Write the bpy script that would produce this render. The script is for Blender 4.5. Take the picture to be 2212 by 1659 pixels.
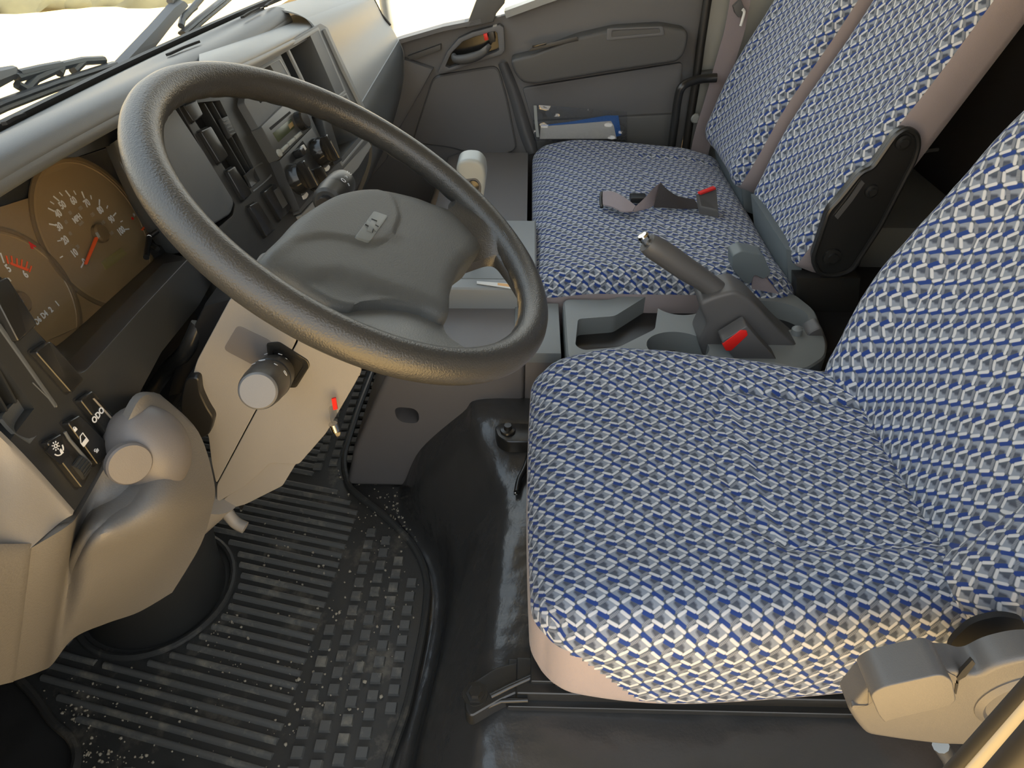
import bpy, bmesh, math, random
from mathutils import Vector, Matrix, noise
from math import sin, cos, pi, radians
V = Vector
for o in list(bpy.data.objects): bpy.data.objects.remove(o)
S = bpy.context.scene
COL = S.collection
# ---------------------------------------------------------------- camera, sky, sun, exposure
FPX, CX, CY = 1474.0, 1106.0, 829.5
CAM = V((0, 0, 1.0))
_p, _y = radians(38.0), radians(1.35)
FW = V((cos(_p)*cos(_y), cos(_p)*sin(_y), -sin(_p)))
RT = V((sin(_y), -cos(_y), 0)); UP = RT.cross(FW)
cd = bpy.data.cameras.new('camera'); cam = bpy.data.objects.new('camera', cd); COL.objects.link(cam)
cd.sensor_width = 36.0; cd.lens = 36.0*FPX/2212.0; cd.clip_start = 0.02; cd.clip_end = 400
R3 = Matrix((RT, UP, -FW)).transposed()
cam.matrix_world = Matrix.Translation(CAM) @ R3.to_4x4()
S.camera = cam
w = bpy.data.worlds.new('sky'); S.world = w; w.use_nodes = True
wn = w.node_tree; bgn = wn.nodes['Background']
tc = wn.nodes.new('ShaderNodeTexCoord'); sx = wn.nodes.new('ShaderNodeSeparateXYZ')
cr = wn.nodes.new('ShaderNodeValToRGB'); mr = wn.nodes.new('ShaderNodeMapRange')
wn.links.new(tc.outputs['Generated'], sx.inputs[0]); wn.links.new(sx.outputs['Z'], mr.inputs['Value'])
mr.inputs['From Min'].default_value = -0.05; mr.inputs['From Max'].default_value = 0.9
wn.links.new(mr.outputs[0], cr.inputs[0]); wn.links.new(cr.outputs[0], bgn.inputs['Color'])
cr.color_ramp.elements[0].color = (1.0, .93, .80, 1); cr.color_ramp.elements[1].color = (.64, .76, .92, 1)
SKY = 1.6; bgn.inputs['Strength'].default_value = SKY
sd = bpy.data.lights.new('sun', 'SUN'); sd.energy = 20.0; sd.angle = radians(1.0); sd.color = (1.0, .87, .70)
sun = bpy.data.objects.new('sun', sd); COL.objects.link(sun)
sdir = V((-.10, .50, -.86)).normalized()      # shines from behind the truck towards its nose
sun.rotation_euler = sdir.to_track_quat('-Z', 'Y').to_euler()
vs = S.view_settings; vs.view_transform = 'Standard'; vs.look = 'None'; vs.gamma = 1; vs.exposure = .70
try: vs.use_curve_mapping = False
except Exception: pass

# ---------------------------------------------------------------- helpers
def P(px, py, X=None, Y=None, Z=None, pl=None, h=0.0):
    """where the sight line of an image point meets a plane of the cab"""
    v = FW*FPX + RT*(px-CX) + UP*(CY-py)
    if X is not None: t = (X-CAM.x)/v.x
    elif Y is not None: t = (Y-CAM.y)/v.y
    elif Z is not None: t = (Z-CAM.z)/v.z
    else: t = (pl.o + pl.n*h - CAM).dot(pl.n)/v.dot(pl.n)
    return CAM + v*t
class Pl:
    def __init__(s, o, u, n):
        s.o = V(o); s.n = V(n).normalized(); s.u = (V(u) - s.n*V(u).dot(s.n)).normalized(); s.v = s.n.cross(s.u)
    def at(s, px, py, h=0.0): return P(px, py, pl=s, h=h)
    def pt(s, a, b, h=0.0): return s.o + s.u*a + s.v*b + s.n*h
    def ab(s, px, py, h=0.0):
        q = s.at(px, py, h) - s.o; return q.dot(s.u), q.dot(s.v)
def leanplane(o, tilt, yaw=0.0):
    t, a = radians(tilt), radians(yaw)
    return Pl(o, (cos(a), -sin(a), 0), (-sin(a)*cos(t), -cos(a)*cos(t), sin(t)))
def thing(name, label, cat, loc, group=None):
    o = bpy.data.objects.new(name, None); COL.objects.link(o); o.location = loc; o.empty_display_size = .05
    o['label'] = label; o['category'] = cat
    if group: o['group'] = group
    return o
def tag(o, label=None, cat=None, group=None, kind=None):
    if label: o['label'] = label
    if cat: o['category'] = cat
    if group: o['group'] = group
    if kind: o['kind'] = kind
    return o
def wpos(o):
    p = V((0, 0, 0))
    while o: p += o.location; o = o.parent
    return p
def setparent(o, par, world):
    o.parent = par; o.location = world - (wpos(par) if par else V((0, 0, 0)))
def link(name, me, mat, par=None, center=None):
    o = bpy.data.objects.new(name, me); COL.objects.link(o)
    if mat and not me.materials: me.materials.append(mat)
    setparent(o, par, center or V((0, 0, 0)))
    return o
def finish(name, bm, mat, par=None, ang=35, uvf=None):
    bmesh.ops.remove_doubles(bm, verts=bm.verts, dist=1e-6)
    bmesh.ops.recalc_face_normals(bm, faces=bm.faces)
    n = max(1, len(bm.verts)); c = V((0, 0, 0))
    for v in bm.verts: c += v.co
    c /= n
    for v in bm.verts: v.co -= c
    me = bpy.data.meshes.new(name); bm.to_mesh(me); bm.free()
    for p in me.polygons: p.use_smooth = True
    if ang: me.set_sharp_from_angle(angle=radians(ang))
    return link(name, me, mat, par, c)
def mk(name, verts, faces, mat, par=None, ang=35):
    bm = bmesh.new(); vv = [bm.verts.new(v) for v in verts]
    for f in faces:
        try: bm.faces.new([vv[i] for i in f])
        except ValueError: pass
    return finish(name, bm, mat, par, ang)
def roundpoly(pts, r, seg=4):
    out = []; n = len(pts)
    for i in range(n):
        a, b, c = V(pts[i-1]), V(pts[i]), V(pts[(i+1) % n])
        rr = r[i] if isinstance(r, (list, tuple)) else r
        d1, d2 = (a-b), (c-b); k = min(rr, d1.length*.45, d2.length*.45)
        if k < 1e-6: out.append(b); continue
        p1, p2 = b+d1.normalized()*k, b+d2.normalized()*k
        for j in range(seg+1):
            t = j/seg; out.append(p1*(1-t)**2 + b*2*t*(1-t) + p2*t*t)
    return out
def prism_bm(bm, pts, vec, bev=0.0, seg=2, both=False):
    vec = V(vec); n = len(pts)
    a = [bm.verts.new(p) for p in pts]; b = [bm.verts.new(V(p)+vec) for p in pts]
    f1 = bm.faces.new(a); f2 = bm.faces.new(list(reversed(b)))
    for i in range(n): bm.faces.new((a[i], b[i], b[(i+1) % n], a[(i+1) % n]))
    if bev > 0:
        es = list(f1.edges) + (list(f2.edges) if both else [])
        bmesh.ops.recalc_face_normals(bm, faces=bm.faces)
        bmesh.ops.bevel(bm, geom=es, offset=bev, segments=seg, profile=.6, affect='EDGES', clamp_overlap=True)
def prism(name, pts, vec, mat, par=None, bev=.002, seg=2, r=0.0, both=False, ang=35):
    if r: pts = roundpoly(pts, r)
    bm = bmesh.new(); prism_bm(bm, pts, vec, bev, seg, both)
    return finish(name, bm, mat, par, ang)
def frame_ring(name, outer, inner, vec, mat, par=None, bev=.0015):
    """flat ring between two outlines with the same number of points, extruded along vec"""
    vec = V(vec); n = len(outer); bm = bmesh.new()
    A = [bm.verts.new(p) for p in outer]; B = [bm.verts.new(p) for p in inner]
    C = [bm.verts.new(V(p)+vec) for p in outer]; D = [bm.verts.new(V(p)+vec) for p in inner]
    es = []
    for i in range(n):
        j = (i+1) % n
        f = bm.faces.new((A[i], A[j], B[j], B[i])); bm.faces.new((C[j], C[i], D[i], D[j]))
        bm.faces.new((A[j], A[i], C[i], C[j])); bm.faces.new((B[i], B[j], D[j], D[i]))
        for e in f.edges:
            if (e.verts[0] in A and e.verts[1] in A) or (e.verts[0] in B and e.verts[1] in B): es.append(e)
    bmesh.ops.recalc_face_normals(bm, faces=bm.faces)
    if bev: bmesh.ops.bevel(bm, geom=es, offset=bev, segments=2, profile=.6, affect='EDGES', clamp_overlap=True)
    return finish(name, bm, mat, par)
def rbox(name, c, ax, size, r, mat, par=None, seg=3):
    """rounded box: centre, (u,v,n) axes, full sizes"""
    bm = bmesh.new(); bmesh.ops.create_cube(bm, size=1)
    u, v, n = [V(a).normalized() for a in ax]
    for q in bm.verts: q.co = V(c) + u*q.co.x*size[0] + v*q.co.y*size[1] + n*q.co.z*size[2]
    if r: bmesh.ops.bevel(bm, geom=list(bm.edges), offset=r, segments=seg, profile=.6, affect='EDGES', clamp_overlap=True)
    return finish(name, bm, mat, par)
AXS = ((1, 0, 0), (0, 1, 0), (0, 0, 1))
def catmull(pts, n=6, closed=False):
    pts = [V(p) for p in pts]; out = []; m = len(pts)
    rng = range(m) if closed else range(m-1)
    for i in rng:
        if closed: a, b, c, d = pts[i-1], pts[i], pts[(i+1) % m], pts[(i+2) % m]
        else: a, b, c, d = pts[max(i-1, 0)], pts[i], pts[i+1], pts[min(i+2, m-1)]
        for k in range(n):
            t = k/n; out.append(.5*((2*b)+(c-a)*t+(2*a-5*b+4*c-d)*t*t+(3*b-a-3*c+d)*t**3))
    if not closed: out.append(pts[-1])
    return out
def tube_bm(bm, pts, r, n=10, closed=False, flat=None):
    pts = [V(p) for p in pts]; m = len(pts); rings = []; last = None
    for i, p in enumerate(pts):
        if closed: t = pts[(i+1) % m]-pts[i-1]
        else: t = pts[min(i+1, m-1)]-pts[max(i-1, 0)]
        t.normalize()
        if last is None:
            a = t.cross(V((0, 0, 1)))
            if a.length < .1: a = t.cross(V((1, 0, 0)))
        else: a = last - t*last.dot(t)
        a.normalize(); last = a; b = t.cross(a)
        rr = r[i] if isinstance(r, (list, tuple)) else r
        fb = 1.0 if flat is None else flat
        rings.append([bm.verts.new(p+(a*cos(2*pi*k/n)+b*sin(2*pi*k/n)*fb)*rr) for k in range(n)])
    for i in range(m if closed else m-1):
        A, B = rings[i], rings[(i+1) % m]
        for k in range(n): bm.faces.new((A[k], A[(k+1) % n], B[(k+1) % n], B[k]))
    if not closed: bm.faces.new(list(reversed(rings[0]))); bm.faces.new(rings[-1])
def tube(name, pts, r, mat, par=None, n=10, closed=False, ang=40):
    bm = bmesh.new(); tube_bm(bm, pts, r, n, closed); return finish(name, bm, mat, par, ang)
def strip(name, pts, wdir, width, th, mat, par=None, ang=40):
    """flat strap along pts; wdir vector or list of vectors across it"""
    pts = [V(p) for p in pts]; bm = bmesh.new(); R = []
    for i, p in enumerate(pts):
        wd = V(wdir[i] if isinstance(wdir, list) else wdir).normalized()
        t = (pts[min(i+1, len(pts)-1)]-pts[max(i-1, 0)]).normalized(); nn = t.cross(wd).normalized()
        ww = width[i] if isinstance(width, list) else width
        R.append([bm.verts.new(p+wd*a*ww/2+nn*b*th/2) for a, b in ((-1, -1), (1, -1), (1, 1), (-1, 1))])
    for A, B in zip(R, R[1:]):
        for k in range(4): bm.faces.new((A[k], A[(k+1) % 4], B[(k+1) % 4], B[k]))
    bm.faces.new(R[0]); bm.faces.new(list(reversed(R[-1])))
    return finish(name, bm, mat, par, ang)
def lathe(name, o, axis, prof, mat, par=None, n=32, ang=35, sx_=1.0):
    axis = V(axis).normalized(); a = axis.cross(V((0, 0, 1)))
    if a.length < .1: a = axis.cross(V((1, 0, 0)))
    a.normalize(); b = axis.cross(a); o = V(o); bm = bmesh.new(); R = []
    for r, h in prof:
        R.append([bm.verts.new(o+axis*h+(a*cos(2*pi*k/n)*sx_+b*sin(2*pi*k/n))*max(r, 1e-5)) for k in range(n)])
    for A, B in zip(R, R[1:]):
        for k in range(n): bm.faces.new((A[k], A[(k+1) % n], B[(k+1) % n], B[k]))
    bm.faces.new(list(reversed(R[0]))); bm.faces.new(R[-1])
    return finish(name, bm, mat, par, ang)
def patch(name, rows, mat, par=None, n=5, thick=.01, flip=False, ang=50, dirv=None):
    """smooth sheet through a grid of points, given a real thickness"""
    R = [catmull(r, n) for r in rows]; C = list(zip(*R)); C = [catmull(c, n) for c in C]
    m, k = len(C), len(C[0]); bm = bmesh.new()
    A = [[bm.verts.new(p) for p in c] for c in C]; B = []
    for i in range(m):
        row = []
        for j in range(k):
            if dirv: nn = V(dirv).normalized()
            else:
                du = C[min(i+1, m-1)][j]-C[max(i-1, 0)][j]; dv = C[i][min(j+1, k-1)]-C[i][max(j-1, 0)]
                nn = du.cross(dv).normalized()*(-1 if flip else 1)
            row.append(bm.verts.new(C[i][j]-nn*thick))
        B.append(row)
    for i in range(m-1):
        for j in range(k-1):
            bm.faces.new((A[i][j], A[i+1][j], A[i+1][j+1], A[i][j+1])); bm.faces.new((B[i][j], B[i][j+1], B[i+1][j+1], B[i+1][j]))
    for i in range(m-1):
        for j in (0, k-1): bm.faces.new((A[i][j], A[i+1][j], B[i+1][j], B[i][j]))
    for j in range(k-1):
        for i in (0, m-1): bm.faces.new((A[i][j], A[i][j+1], B[i][j+1], B[i][j]))
    return finish(name, bm, mat, par, ang)
def cut(o, cutters):
    """subtract solids (helper objects that are removed again)"""
    for c in cutters:
        md = o.modifiers.new('b', 'BOOLEAN'); md.object = c; md.operation = 'DIFFERENCE'; md.solver = 'EXACT'
    bpy.context.view_layer.update()
    dg = bpy.context.evaluated_depsgraph_get()
    me = bpy.data.meshes.new_from_object(o.evaluated_get(dg)); o.modifiers.clear(); o.data = me
    for p in me.polygons: p.use_smooth = True
    me.set_sharp_from_angle(angle=radians(35))
    for c in cutters: bpy.data.objects.remove(c)
    return o
def txt(name, s, pl, px, py, size, mat, par, h=.0006, xs=1.0, rot=0.0, at=None, bold=.0):
    cu = bpy.data.curves.new(name, 'FONT'); cu.body = s; cu.size = size; cu.align_x = 'CENTER'; cu.align_y = 'CENTER'
    cu.extrude = .00015; cu.offset = bold*size; cu.resolution_u = 3
    t = bpy.data.objects.new('t', cu); COL.objects.link(t); bpy.context.view_layer.update()
    me = bpy.data.meshes.new_from_object(t.evaluated_get(bpy.context.evaluated_depsgraph_get()))
    bpy.data.objects.remove(t); bpy.data.curves.remove(cu)
    c = at if at is not None else pl.at(px, py, h)
    u = pl.u*cos(rot)+pl.v*sin(rot); v = pl.v*cos(rot)-pl.u*sin(rot)
    for q in me.vertices: q.co = u*q.co.x*xs + v*q.co.y + pl.n*q.co.z
    me.materials.clear(); me.materials.append(mat)
    return link(name, me, mat, par, c)
def copy(o, par, world):
    c = o.copy(); COL.objects.link(c); setparent(c, par, world); return c
def merge_bm(name, fn_list, mat, par=None, ang=35):
    bm = bmesh.new()
    for f in fn_list: f(bm)
    return finish(name, bm, mat, par, ang)

# ---------------------------------------------------------------- materials
class X:      # tiny node arithmetic
    def __init__(s, nt, sock): s.nt, s.s = nt, sock
def mth(nt, op, *a):
    n = nt.nodes.new('ShaderNodeMath'); n.operation = op
    for i, q in enumerate(a):
        if isinstance(q, (int, float)): n.inputs[i].default_value = q
        else: nt.links.new(q, n.inputs[i])
    return n.outputs[0]
def mixc(nt, fac, a, b):
    n = nt.nodes.new('ShaderNodeMix'); n.data_type = 'RGBA'
    if isinstance(fac, (int, float)): n.inputs[0].default_value = fac
    else: nt.links.new(fac, n.inputs[0])
    for i, q in ((6, a), (7, b)):
        if isinstance(q, tuple): n.inputs[i].default_value = (*q[:3], 1)
        else: nt.links.new(q, n.inputs[i])
    return n.outputs[2]
def noisen(nt, scale, detail=2, vec=None, rough=.5):
    n = nt.nodes.new('ShaderNodeTexNoise'); n.inputs['Scale'].default_value = scale; n.inputs['Detail'].default_value = detail
    n.inputs['Roughness'].default_value = rough
    if vec is not None: nt.links.new(vec, n.inputs['Vector'])
    return n.outputs['Fac']
def ramp(nt, fac, a, b):
    n = nt.nodes.new('ShaderNodeMapRange'); nt.links.new(fac, n.inputs[0]); n.inputs[1].default_value = a; n.inputs[2].default_value = b
    return n.outputs[0]
def mat(name, col, rough=.5, metal=0.0, bump=0.0, bscale=900, spec=.5, var=0.0, dirt=None, coat=0.0, emit=None, trans=0.0, sheen=0):
    m = bpy.data.materials.new(name); m.use_nodes = True; nt = m.node_tree; b = nt.nodes['Principled BSDF']
    b.inputs['Base Color'].default_value = (*col, 1); b.inputs['Roughness'].default_value = rough; b.inputs['Metallic'].default_value = metal
    b.inputs['Specular IOR Level'].default_value = spec; b.inputs['Coat Weight'].default_value = coat
    b.inputs['Sheen Weight'].default_value = sheen
    if emit: b.inputs['Emission Color'].default_value = (*emit[0], 1); b.inputs['Emission Strength'].default_value = emit[1]
    g = nt.nodes.new('ShaderNodeTexCoord').outputs['Object']
    geo = nt.nodes.new('ShaderNodeNewGeometry').outputs['Position']
    c = None
    if var: c = mixc(nt, noisen(nt, 6, 4, geo), tuple(x*(1-var) for x in col), tuple(x*(1+var) for x in col))
    if dirt:
        dc, lo, hi, sc = dirt
        f = mth(nt, 'MULTIPLY', ramp(nt, noisen(nt, sc, 6, geo, .65), lo, hi), .8)
        c = mixc(nt, f, c if c is not None else tuple(col), dc)
    if c is not None: nt.links.new(c, b.inputs['Base Color'])
    if bump:
        bn = nt.nodes.new('ShaderNodeBump'); bn.inputs['Strength'].default_value = bump; bn.inputs['Distance'].default_value = .001
        nt.links.new(noisen(nt, bscale, 2, geo), bn.inputs['Height']); nt.links.new(bn.outputs[0], b.inputs['Normal'])
    return m
M = {}
M['dash'] = mat('dash_grey_plastic', (.095, .103, .107), .42, bump=.18, bscale=1400, var=.05)
M['dashlight'] = mat('dash_light_plastic', (.25, .265, .265), .40, bump=.12, bscale=1400)
M['panel'] = mat('charcoal_panel_plastic', (.033, .034, .033), .38, bump=.10, bscale=1500, var=.06)
M['shroud'] = mat('column_shroud_plastic', (.25, .238, .22), .5, bump=.15, bscale=1500)
M['knee'] = mat('knee_panel_plastic', (.165, .158, .148), .48, bump=.35, bscale=520)
M['black'] = mat('black_plastic', (.014, .014, .014), .35, bump=.05)
M['gloss'] = mat('gloss_black_plastic', (.02, .02, .019), .16)
M['matte'] = mat('matte_black', (.012, .012, .012), .8)
M['rim'] = mat('steering_rim_urethane', (.038, .038, .036), .33, bump=.5, bscale=600, spec=.6, dirt=((.20, .12, .05), .68, .80, 16))
rm = M['rim']; nt_ = rm.node_tree; bs_ = nt_.nodes['Principled BSDF']; old = bs_.inputs['Base Color'].links[0].from_socket
gp_ = nt_.nodes.new('ShaderNodeNewGeometry').outputs['Position']; vd_ = nt_.nodes.new('ShaderNodeVectorMath'); vd_.operation = 'DISTANCE'
nt_.links.new(gp_, vd_.inputs[0]); vd_.inputs[1].default_value = tuple(P(700, 268, Z=.80))
wf = mth(nt_, 'MULTIPLY', ramp(nt_, vd_.outputs['Value'], .075, .0), ramp(nt_, noisen(nt_, 260, 3, gp_), .42, .62))
nt_.links.new(mixc(nt_, wf, old, (.27, .15, .055)), bs_.inputs['Base Color'])   # rubbed brown patch of old dirt
M['pad'] = mat('steering_pad_plastic', (.085, .090, .087), .50, bump=.45, bscale=620)
M['spoke'] = mat('spoke_cover', (.12, .125, .12), .42, bump=.3, bscale=700)
M['emblem'] = mat('emblem_plate', (.15, .165, .16), .45)
M['rubber'] = mat('black_rubber_mat', (.050, .050, .047), .44, bump=.3, bscale=300, dirt=((.26, .23, .18), .55, .76, 15))
M['worn'] = mat('worn_rubber_ridges', (.12, .12, .112), .5, bump=.3, bscale=300, dirt=((.34, .31, .24), .53, .74, 21))
M['vinyl'] = mat('glossy_black_vinyl', (.046, .045, .043), .23, bump=.25, bscale=260, spec=.6, dirt=((.07, .06, .05), .62, .85, 8))
M['skirt'] = mat('mauve_grey_side_cloth', (.30, .255, .255), .9, bump=.3, bscale=1500, sheen=.2)
M['webbing'] = mat('seat_belt_webbing', (.27, .23, .24), .75, bump=.4, bscale=900)
M['webdark'] = mat('dark_belt_webbing', (.035, .03, .03), .8, bump=.4, bscale=900)
M['door'] = mat('door_trim_plastic', (.130, .130, .132), .55, bump=.2, bscale=1100, var=.04)
M['doordk'] = mat('door_armrest_plastic', (.085, .085, .083), .5, bump=.2, bscale=1100)
M['pillar'] = mat('pillar_trim_plastic', (.30, .31, .29), .5, bump=.1)
M['console'] = mat('console_plastic', (.185, .20, .20), .42, bump=.1, bscale=1300)
M['consdk'] = mat('handbrake_plastic', (.095, .093, .092), .45, bump=.1, bscale=1300)
M['cover'] = mat('engine_cover_plastic', (.150, .140, .135), .42, bump=.15, bscale=1200)
M['red'] = mat('red_plastic', (.75, .02, .015), .35)
M['chrome'] = mat('chrome', (.7, .68, .62), .14, metal=1)
M['steel'] = mat('black_painted_steel', (.018, .018, .017), .28, spec=.6)
M['satin'] = mat('satin_steel', (.30, .30, .29), .3, metal=.8)
M['white'] = mat('white_print', (.8, .82, .84), .5)
M['dim'] = mat('faded_print', (.36, .31, .24), .6)
M['orange'] = mat('orange_needle', (.95, .13, .03), .4)
M['dial'] = mat('dial_face_tan_reflection', (.29, .205, .105), .45)  # tan reflection of the lens put into the dial colour
M['dialdk'] = mat('dial_ring_brown', (.17, .12, .062), .4)
M['lcd'] = mat('lcd_olive', (.27, .22, .08), .3)
M['lcd2'] = mat('radio_lcd', (.055, .07, .03), .25)
M['radio'] = mat('radio_fascia', (.075, .078, .076), .3)
M['bluep'] = mat('blue_print', (.015, .14, .50), .5)
M['paper'] = mat('white_paper', (.75, .75, .72), .7)
M['seatplast'] = mat('seat_blue_grey_plastic', (.13, .155, .165), .45, bump=.1)
M['recl'] = mat('recliner_cover_plastic', (.092, .09, .088), .40, bump=.15, bscale=1200)
M['rear'] = mat('rear_wall_trim', (.05, .045, .042), .8, bump=.2)
M['sand'] = mat('sunlit_sand', (.52, .365, .150), .95, var=.25, dirt=((.33, .17, .09), .60, .75, .35))
M['scrub'] = mat('olive_scrub', (.055, .05, .022), .95, var=.3)
M['pebble'] = mat('sandy_grit', (.42, .37, .28), .9)
M['body'] = mat('painted_body_edge', (.62, .50, .30), .25, coat=.5)
M['rubseal'] = mat('door_seal_rubber', (.02, .018, .015), .5)
M['roof'] = mat('headliner', (.17, .175, .18), .9)
M['capgrey'] = mat('stalk_cap_plastic', (.165, .165, .165), .4, bump=.1)
M['softgrey'] = mat('pale_knob_plastic', (.34, .36, .34), .4)
def glass(name, tint=(.96, .98, .97), refl=1.0):
    m = bpy.data.materials.new(name); m.use_nodes = True; nt = m.node_tree
    for n in list(nt.nodes): nt.nodes.remove(n)
    o = nt.nodes.new('ShaderNodeOutputMaterial'); t = nt.nodes.new('ShaderNodeBsdfTransparent'); g = nt.nodes.new('ShaderNodeBsdfGlossy')
    t.inputs[0].default_value = (*tint, 1); g.inputs['Roughness'].default_value = .03
    f = nt.nodes.new('ShaderNodeLayerWeight'); mx = nt.nodes.new('ShaderNodeMixShader')
    nt.links.new(mth(nt, 'MULTIPLY', mth(nt, 'ADD', mth(nt, 'MULTIPLY', mth(nt, 'POWER', f.outputs['Facing'], 5.0), .9), .03), refl), mx.inputs[0]); nt.links.new(t.outputs[0], mx.inputs[1]); nt.links.new(g.outputs[0], mx.inputs[2])
    nt.links.new(mx.outputs[0], o.inputs[0]); return m
M['glass'] = glass('window_glass'); M['lens'] = glass('cluster_lens', (.97, .96, .94), .9); M['film'] = glass('plastic_film', (.9, .9, .9), 2.0)
vm_ = M['vinyl'].node_tree; vb_ = vm_.nodes['Principled BSDF']; b0_ = vb_.inputs['Normal'].links[0].from_node; b1_ = vm_.nodes.new('ShaderNodeBump')
b1_.inputs['Strength'].default_value = .5; b1_.inputs['Distance'].default_value = .012
vm_.links.new(noisen(vm_, 16, 2, vm_.nodes.new('ShaderNodeNewGeometry').outputs['Position']), b1_.inputs['Height']); vm_.links.new(b1_.outputs[0], b0_.inputs['Normal'])
def fabric(name, k=1.0, gain=1.0):
    """woven cloth: lattice of white strokes, blue dashes, hatched grey strokes and light/dark triangles (UV in metres)"""
    m = bpy.data.materials.new(name); m.use_nodes = True; nt = m.node_tree; b = nt.nodes['Principled BSDF']; L = nt.links
    uv = nt.nodes.new('ShaderNodeUVMap'); sp = nt.nodes.new('ShaderNodeSeparateXYZ'); L.new(uv.outputs[0], sp.inputs[0])
    A = mth(nt, 'MULTIPLY', sp.outputs[0], -1/(.0145*k))
    B = mth(nt, 'MULTIPLY', mth(nt, 'ADD', sp.outputs[1], mth(nt, 'MULTIPLY', A, .0107*k)), -1/(.046*k))
    cb = nt.nodes.new('ShaderNodeCombineXYZ'); L.new(A, cb.inputs[0]); L.new(B, cb.inputs[1]); pv = cb.outputs[0]
    def vm(op, a, c=None):
        n = nt.nodes.new('ShaderNodeVectorMath'); n.operation = op
        for i, q in enumerate((a, c)):
            if q is None: continue
            sk = n.inputs['Scale'] if (op == 'SCALE' and i == 1) else n.inputs[i]
            if isinstance(q, (tuple, float, int)): sk.default_value = q
            else: L.new(q, sk)
        return n.outputs['Value'] if op in ('DOT_PRODUCT', 'LENGTH') else n.outputs['Vector']
    E1, FF = V((.29, .31, 0)), V((1.05, -.01, 0))
    def cap(p0, p1, r, soft=.012):
        """stroke between two lattice points; the lattice repeats by wrapping around the stroke's centre"""
        c = ((p0[0]+p1[0])/2, (p0[1]+p1[1])/2); h = (E1*(p1[0]-p0[0])+FF*(p1[1]-p0[1]))*.5
        q = vm('SUBTRACT', vm('FRACTION', vm('ADD', pv, (.5-c[0], .5-c[1], 0))), (.5, .5, 0))
        s2 = nt.nodes.new('ShaderNodeSeparateXYZ'); L.new(q, s2.inputs[0])
        w = vm('ADD', vm('SCALE', tuple(E1), s2.outputs[0]), vm('SCALE', tuple(FF), s2.outputs[1]))
        t = vm('DOT_PRODUCT', w, tuple(h/h.length_squared))
        n = nt.nodes.new('ShaderNodeClamp'); n.inputs[1].default_value = -1; n.inputs[2].default_value = 1; L.new(t, n.inputs[0])
        d = vm('LENGTH', vm('SUBTRACT', w, vm('SCALE', tuple(h), n.outputs[0])))
        k_ = nt.nodes.new('ShaderNodeMapRange'); L.new(d, k_.inputs[0]); k_.inputs[1].default_value = r+soft; k_.inputs[2].default_value = r-soft
        return k_.outputs[0]
    hatch = mth(nt, 'SINE', mth(nt, 'MULTIPLY', B, 140.0))
    base, lite, dark, blue, white = (.10, .125, .165), (.30, .345, .42), (.085, .10, .14), (.028, .066, .27), (.70, .72, .75)
    mid = mixc(nt, mth(nt, 'MULTIPLY', mth(nt, 'ADD', hatch, 1), .5), (.19, .215, .26), (.30, .325, .375))
    c = base; c = mixc(nt, 0.0, base, base)
    for p0, p1, r, colr, *sf in (
        ((.38, .30), (.80, .29), .095, lite, .02), ((.39, .69), (.81, .68), .095, lite, .02), ((.42, .185), (.70, .175), .048, dark, .03), ((.54, .78), (.82, .775), .048, dark, .03),
        ((.53, .068), (.19, .314), .042, mid), ((1.16, .63), (.82, .87), .042, mid),
        ((.25, -.115), (.53, -.022), .056, blue), ((-.20, .480), (.20, .540), .056, blue), ((.28, -.100), (.55, -.01), .046, blue), ((-.16, .485), (.24, .545), .046, blue),
        ((-.17, -.055), (.17, .047), .039, white), ((.17, .405), (.60, .460), .039, white), ((.23, .10), (-.12, .33), .040, white), ((.44, .62), (.14, .838), .040, white)):
        c = mixc(nt, cap(p0, p1, r, *sf), c, colr)
    bc = nt.nodes.new('ShaderNodeHueSaturation'); bc.inputs['Value'].default_value = gain; L.new(c, bc.inputs['Color'])
    L.new(bc.outputs[0], b.inputs['Base Color']); b.inputs['Roughness'].default_value = .85; b.inputs['Sheen Weight'].default_value = .1
    b.inputs['Specular IOR Level'].default_value = .15
    bn = nt.nodes.new('ShaderNodeBump'); bn.inputs['Strength'].default_value = .25; bn.inputs['Distance'].default_value = .001
    rg = nt.nodes.new('ShaderNodeRGBToBW'); L.new(c, rg.inputs[0]); L.new(rg.outputs[0], bn.inputs['Height']); L.new(bn.outputs[0], b.inputs['Normal'])
    return m
M['fab'] = fabric('woven_seat_cloth', .96, .74); M['fabback'] = fabric('woven_backrest_cloth', 1.02, .76)
# ================================================================= SETTING
def struct(o): o['kind'] = 'structure'; return o
fl = mk('floor', [(.06, -1.0, -.002), (1.97, -1.0, -.002), (1.97, 1.0, -.002), (.06, 1.0, -.002), (.06, -1.0, -.04), (1.97, -1.0, -.04), (1.97, 1.0, -.04), (.06, 1.0, -.04)],
        [(0, 1, 2, 3), (7, 6, 5, 4), (0, 4, 5, 1), (1, 5, 6, 2), (2, 6, 7, 3), (3, 7, 4, 0)], M['vinyl']); struct(fl)
def slab(name, lo, hi, m, bev=0):
    lo, hi = V(lo), V(hi); c = (lo+hi)/2; return struct(rbox(name, c, AXS, hi-lo, bev, m))
slab('wall_front', (.06, .93, -.04), (1.97, .97, .54), M['black'])
slab('ceiling', (.02, -1.0, 1.46), (1.99, .36, 1.50), M['roof'])
slab('wall_left', (.03, -1.0, -.04), (.07, -.62, 1.46), M['door'])
struct(rbox('trim_1', (.05, .60, .34), AXS, (.03, .70, .66), .005, M['black']))     # front corner below the door opening's pillar
rw = slab('wall_rear', (.05, -1.0, -.04), (1.97, -.96, 1.46), M['rear'])  # closed up to the roof instead of a rear window, to block sunlight
slab('trim_2', (.05, -1.0, .762), (1.97, -.93, .83), mat('pale_sill_trim', (.62, .66, .66), .4), .006)

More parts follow.
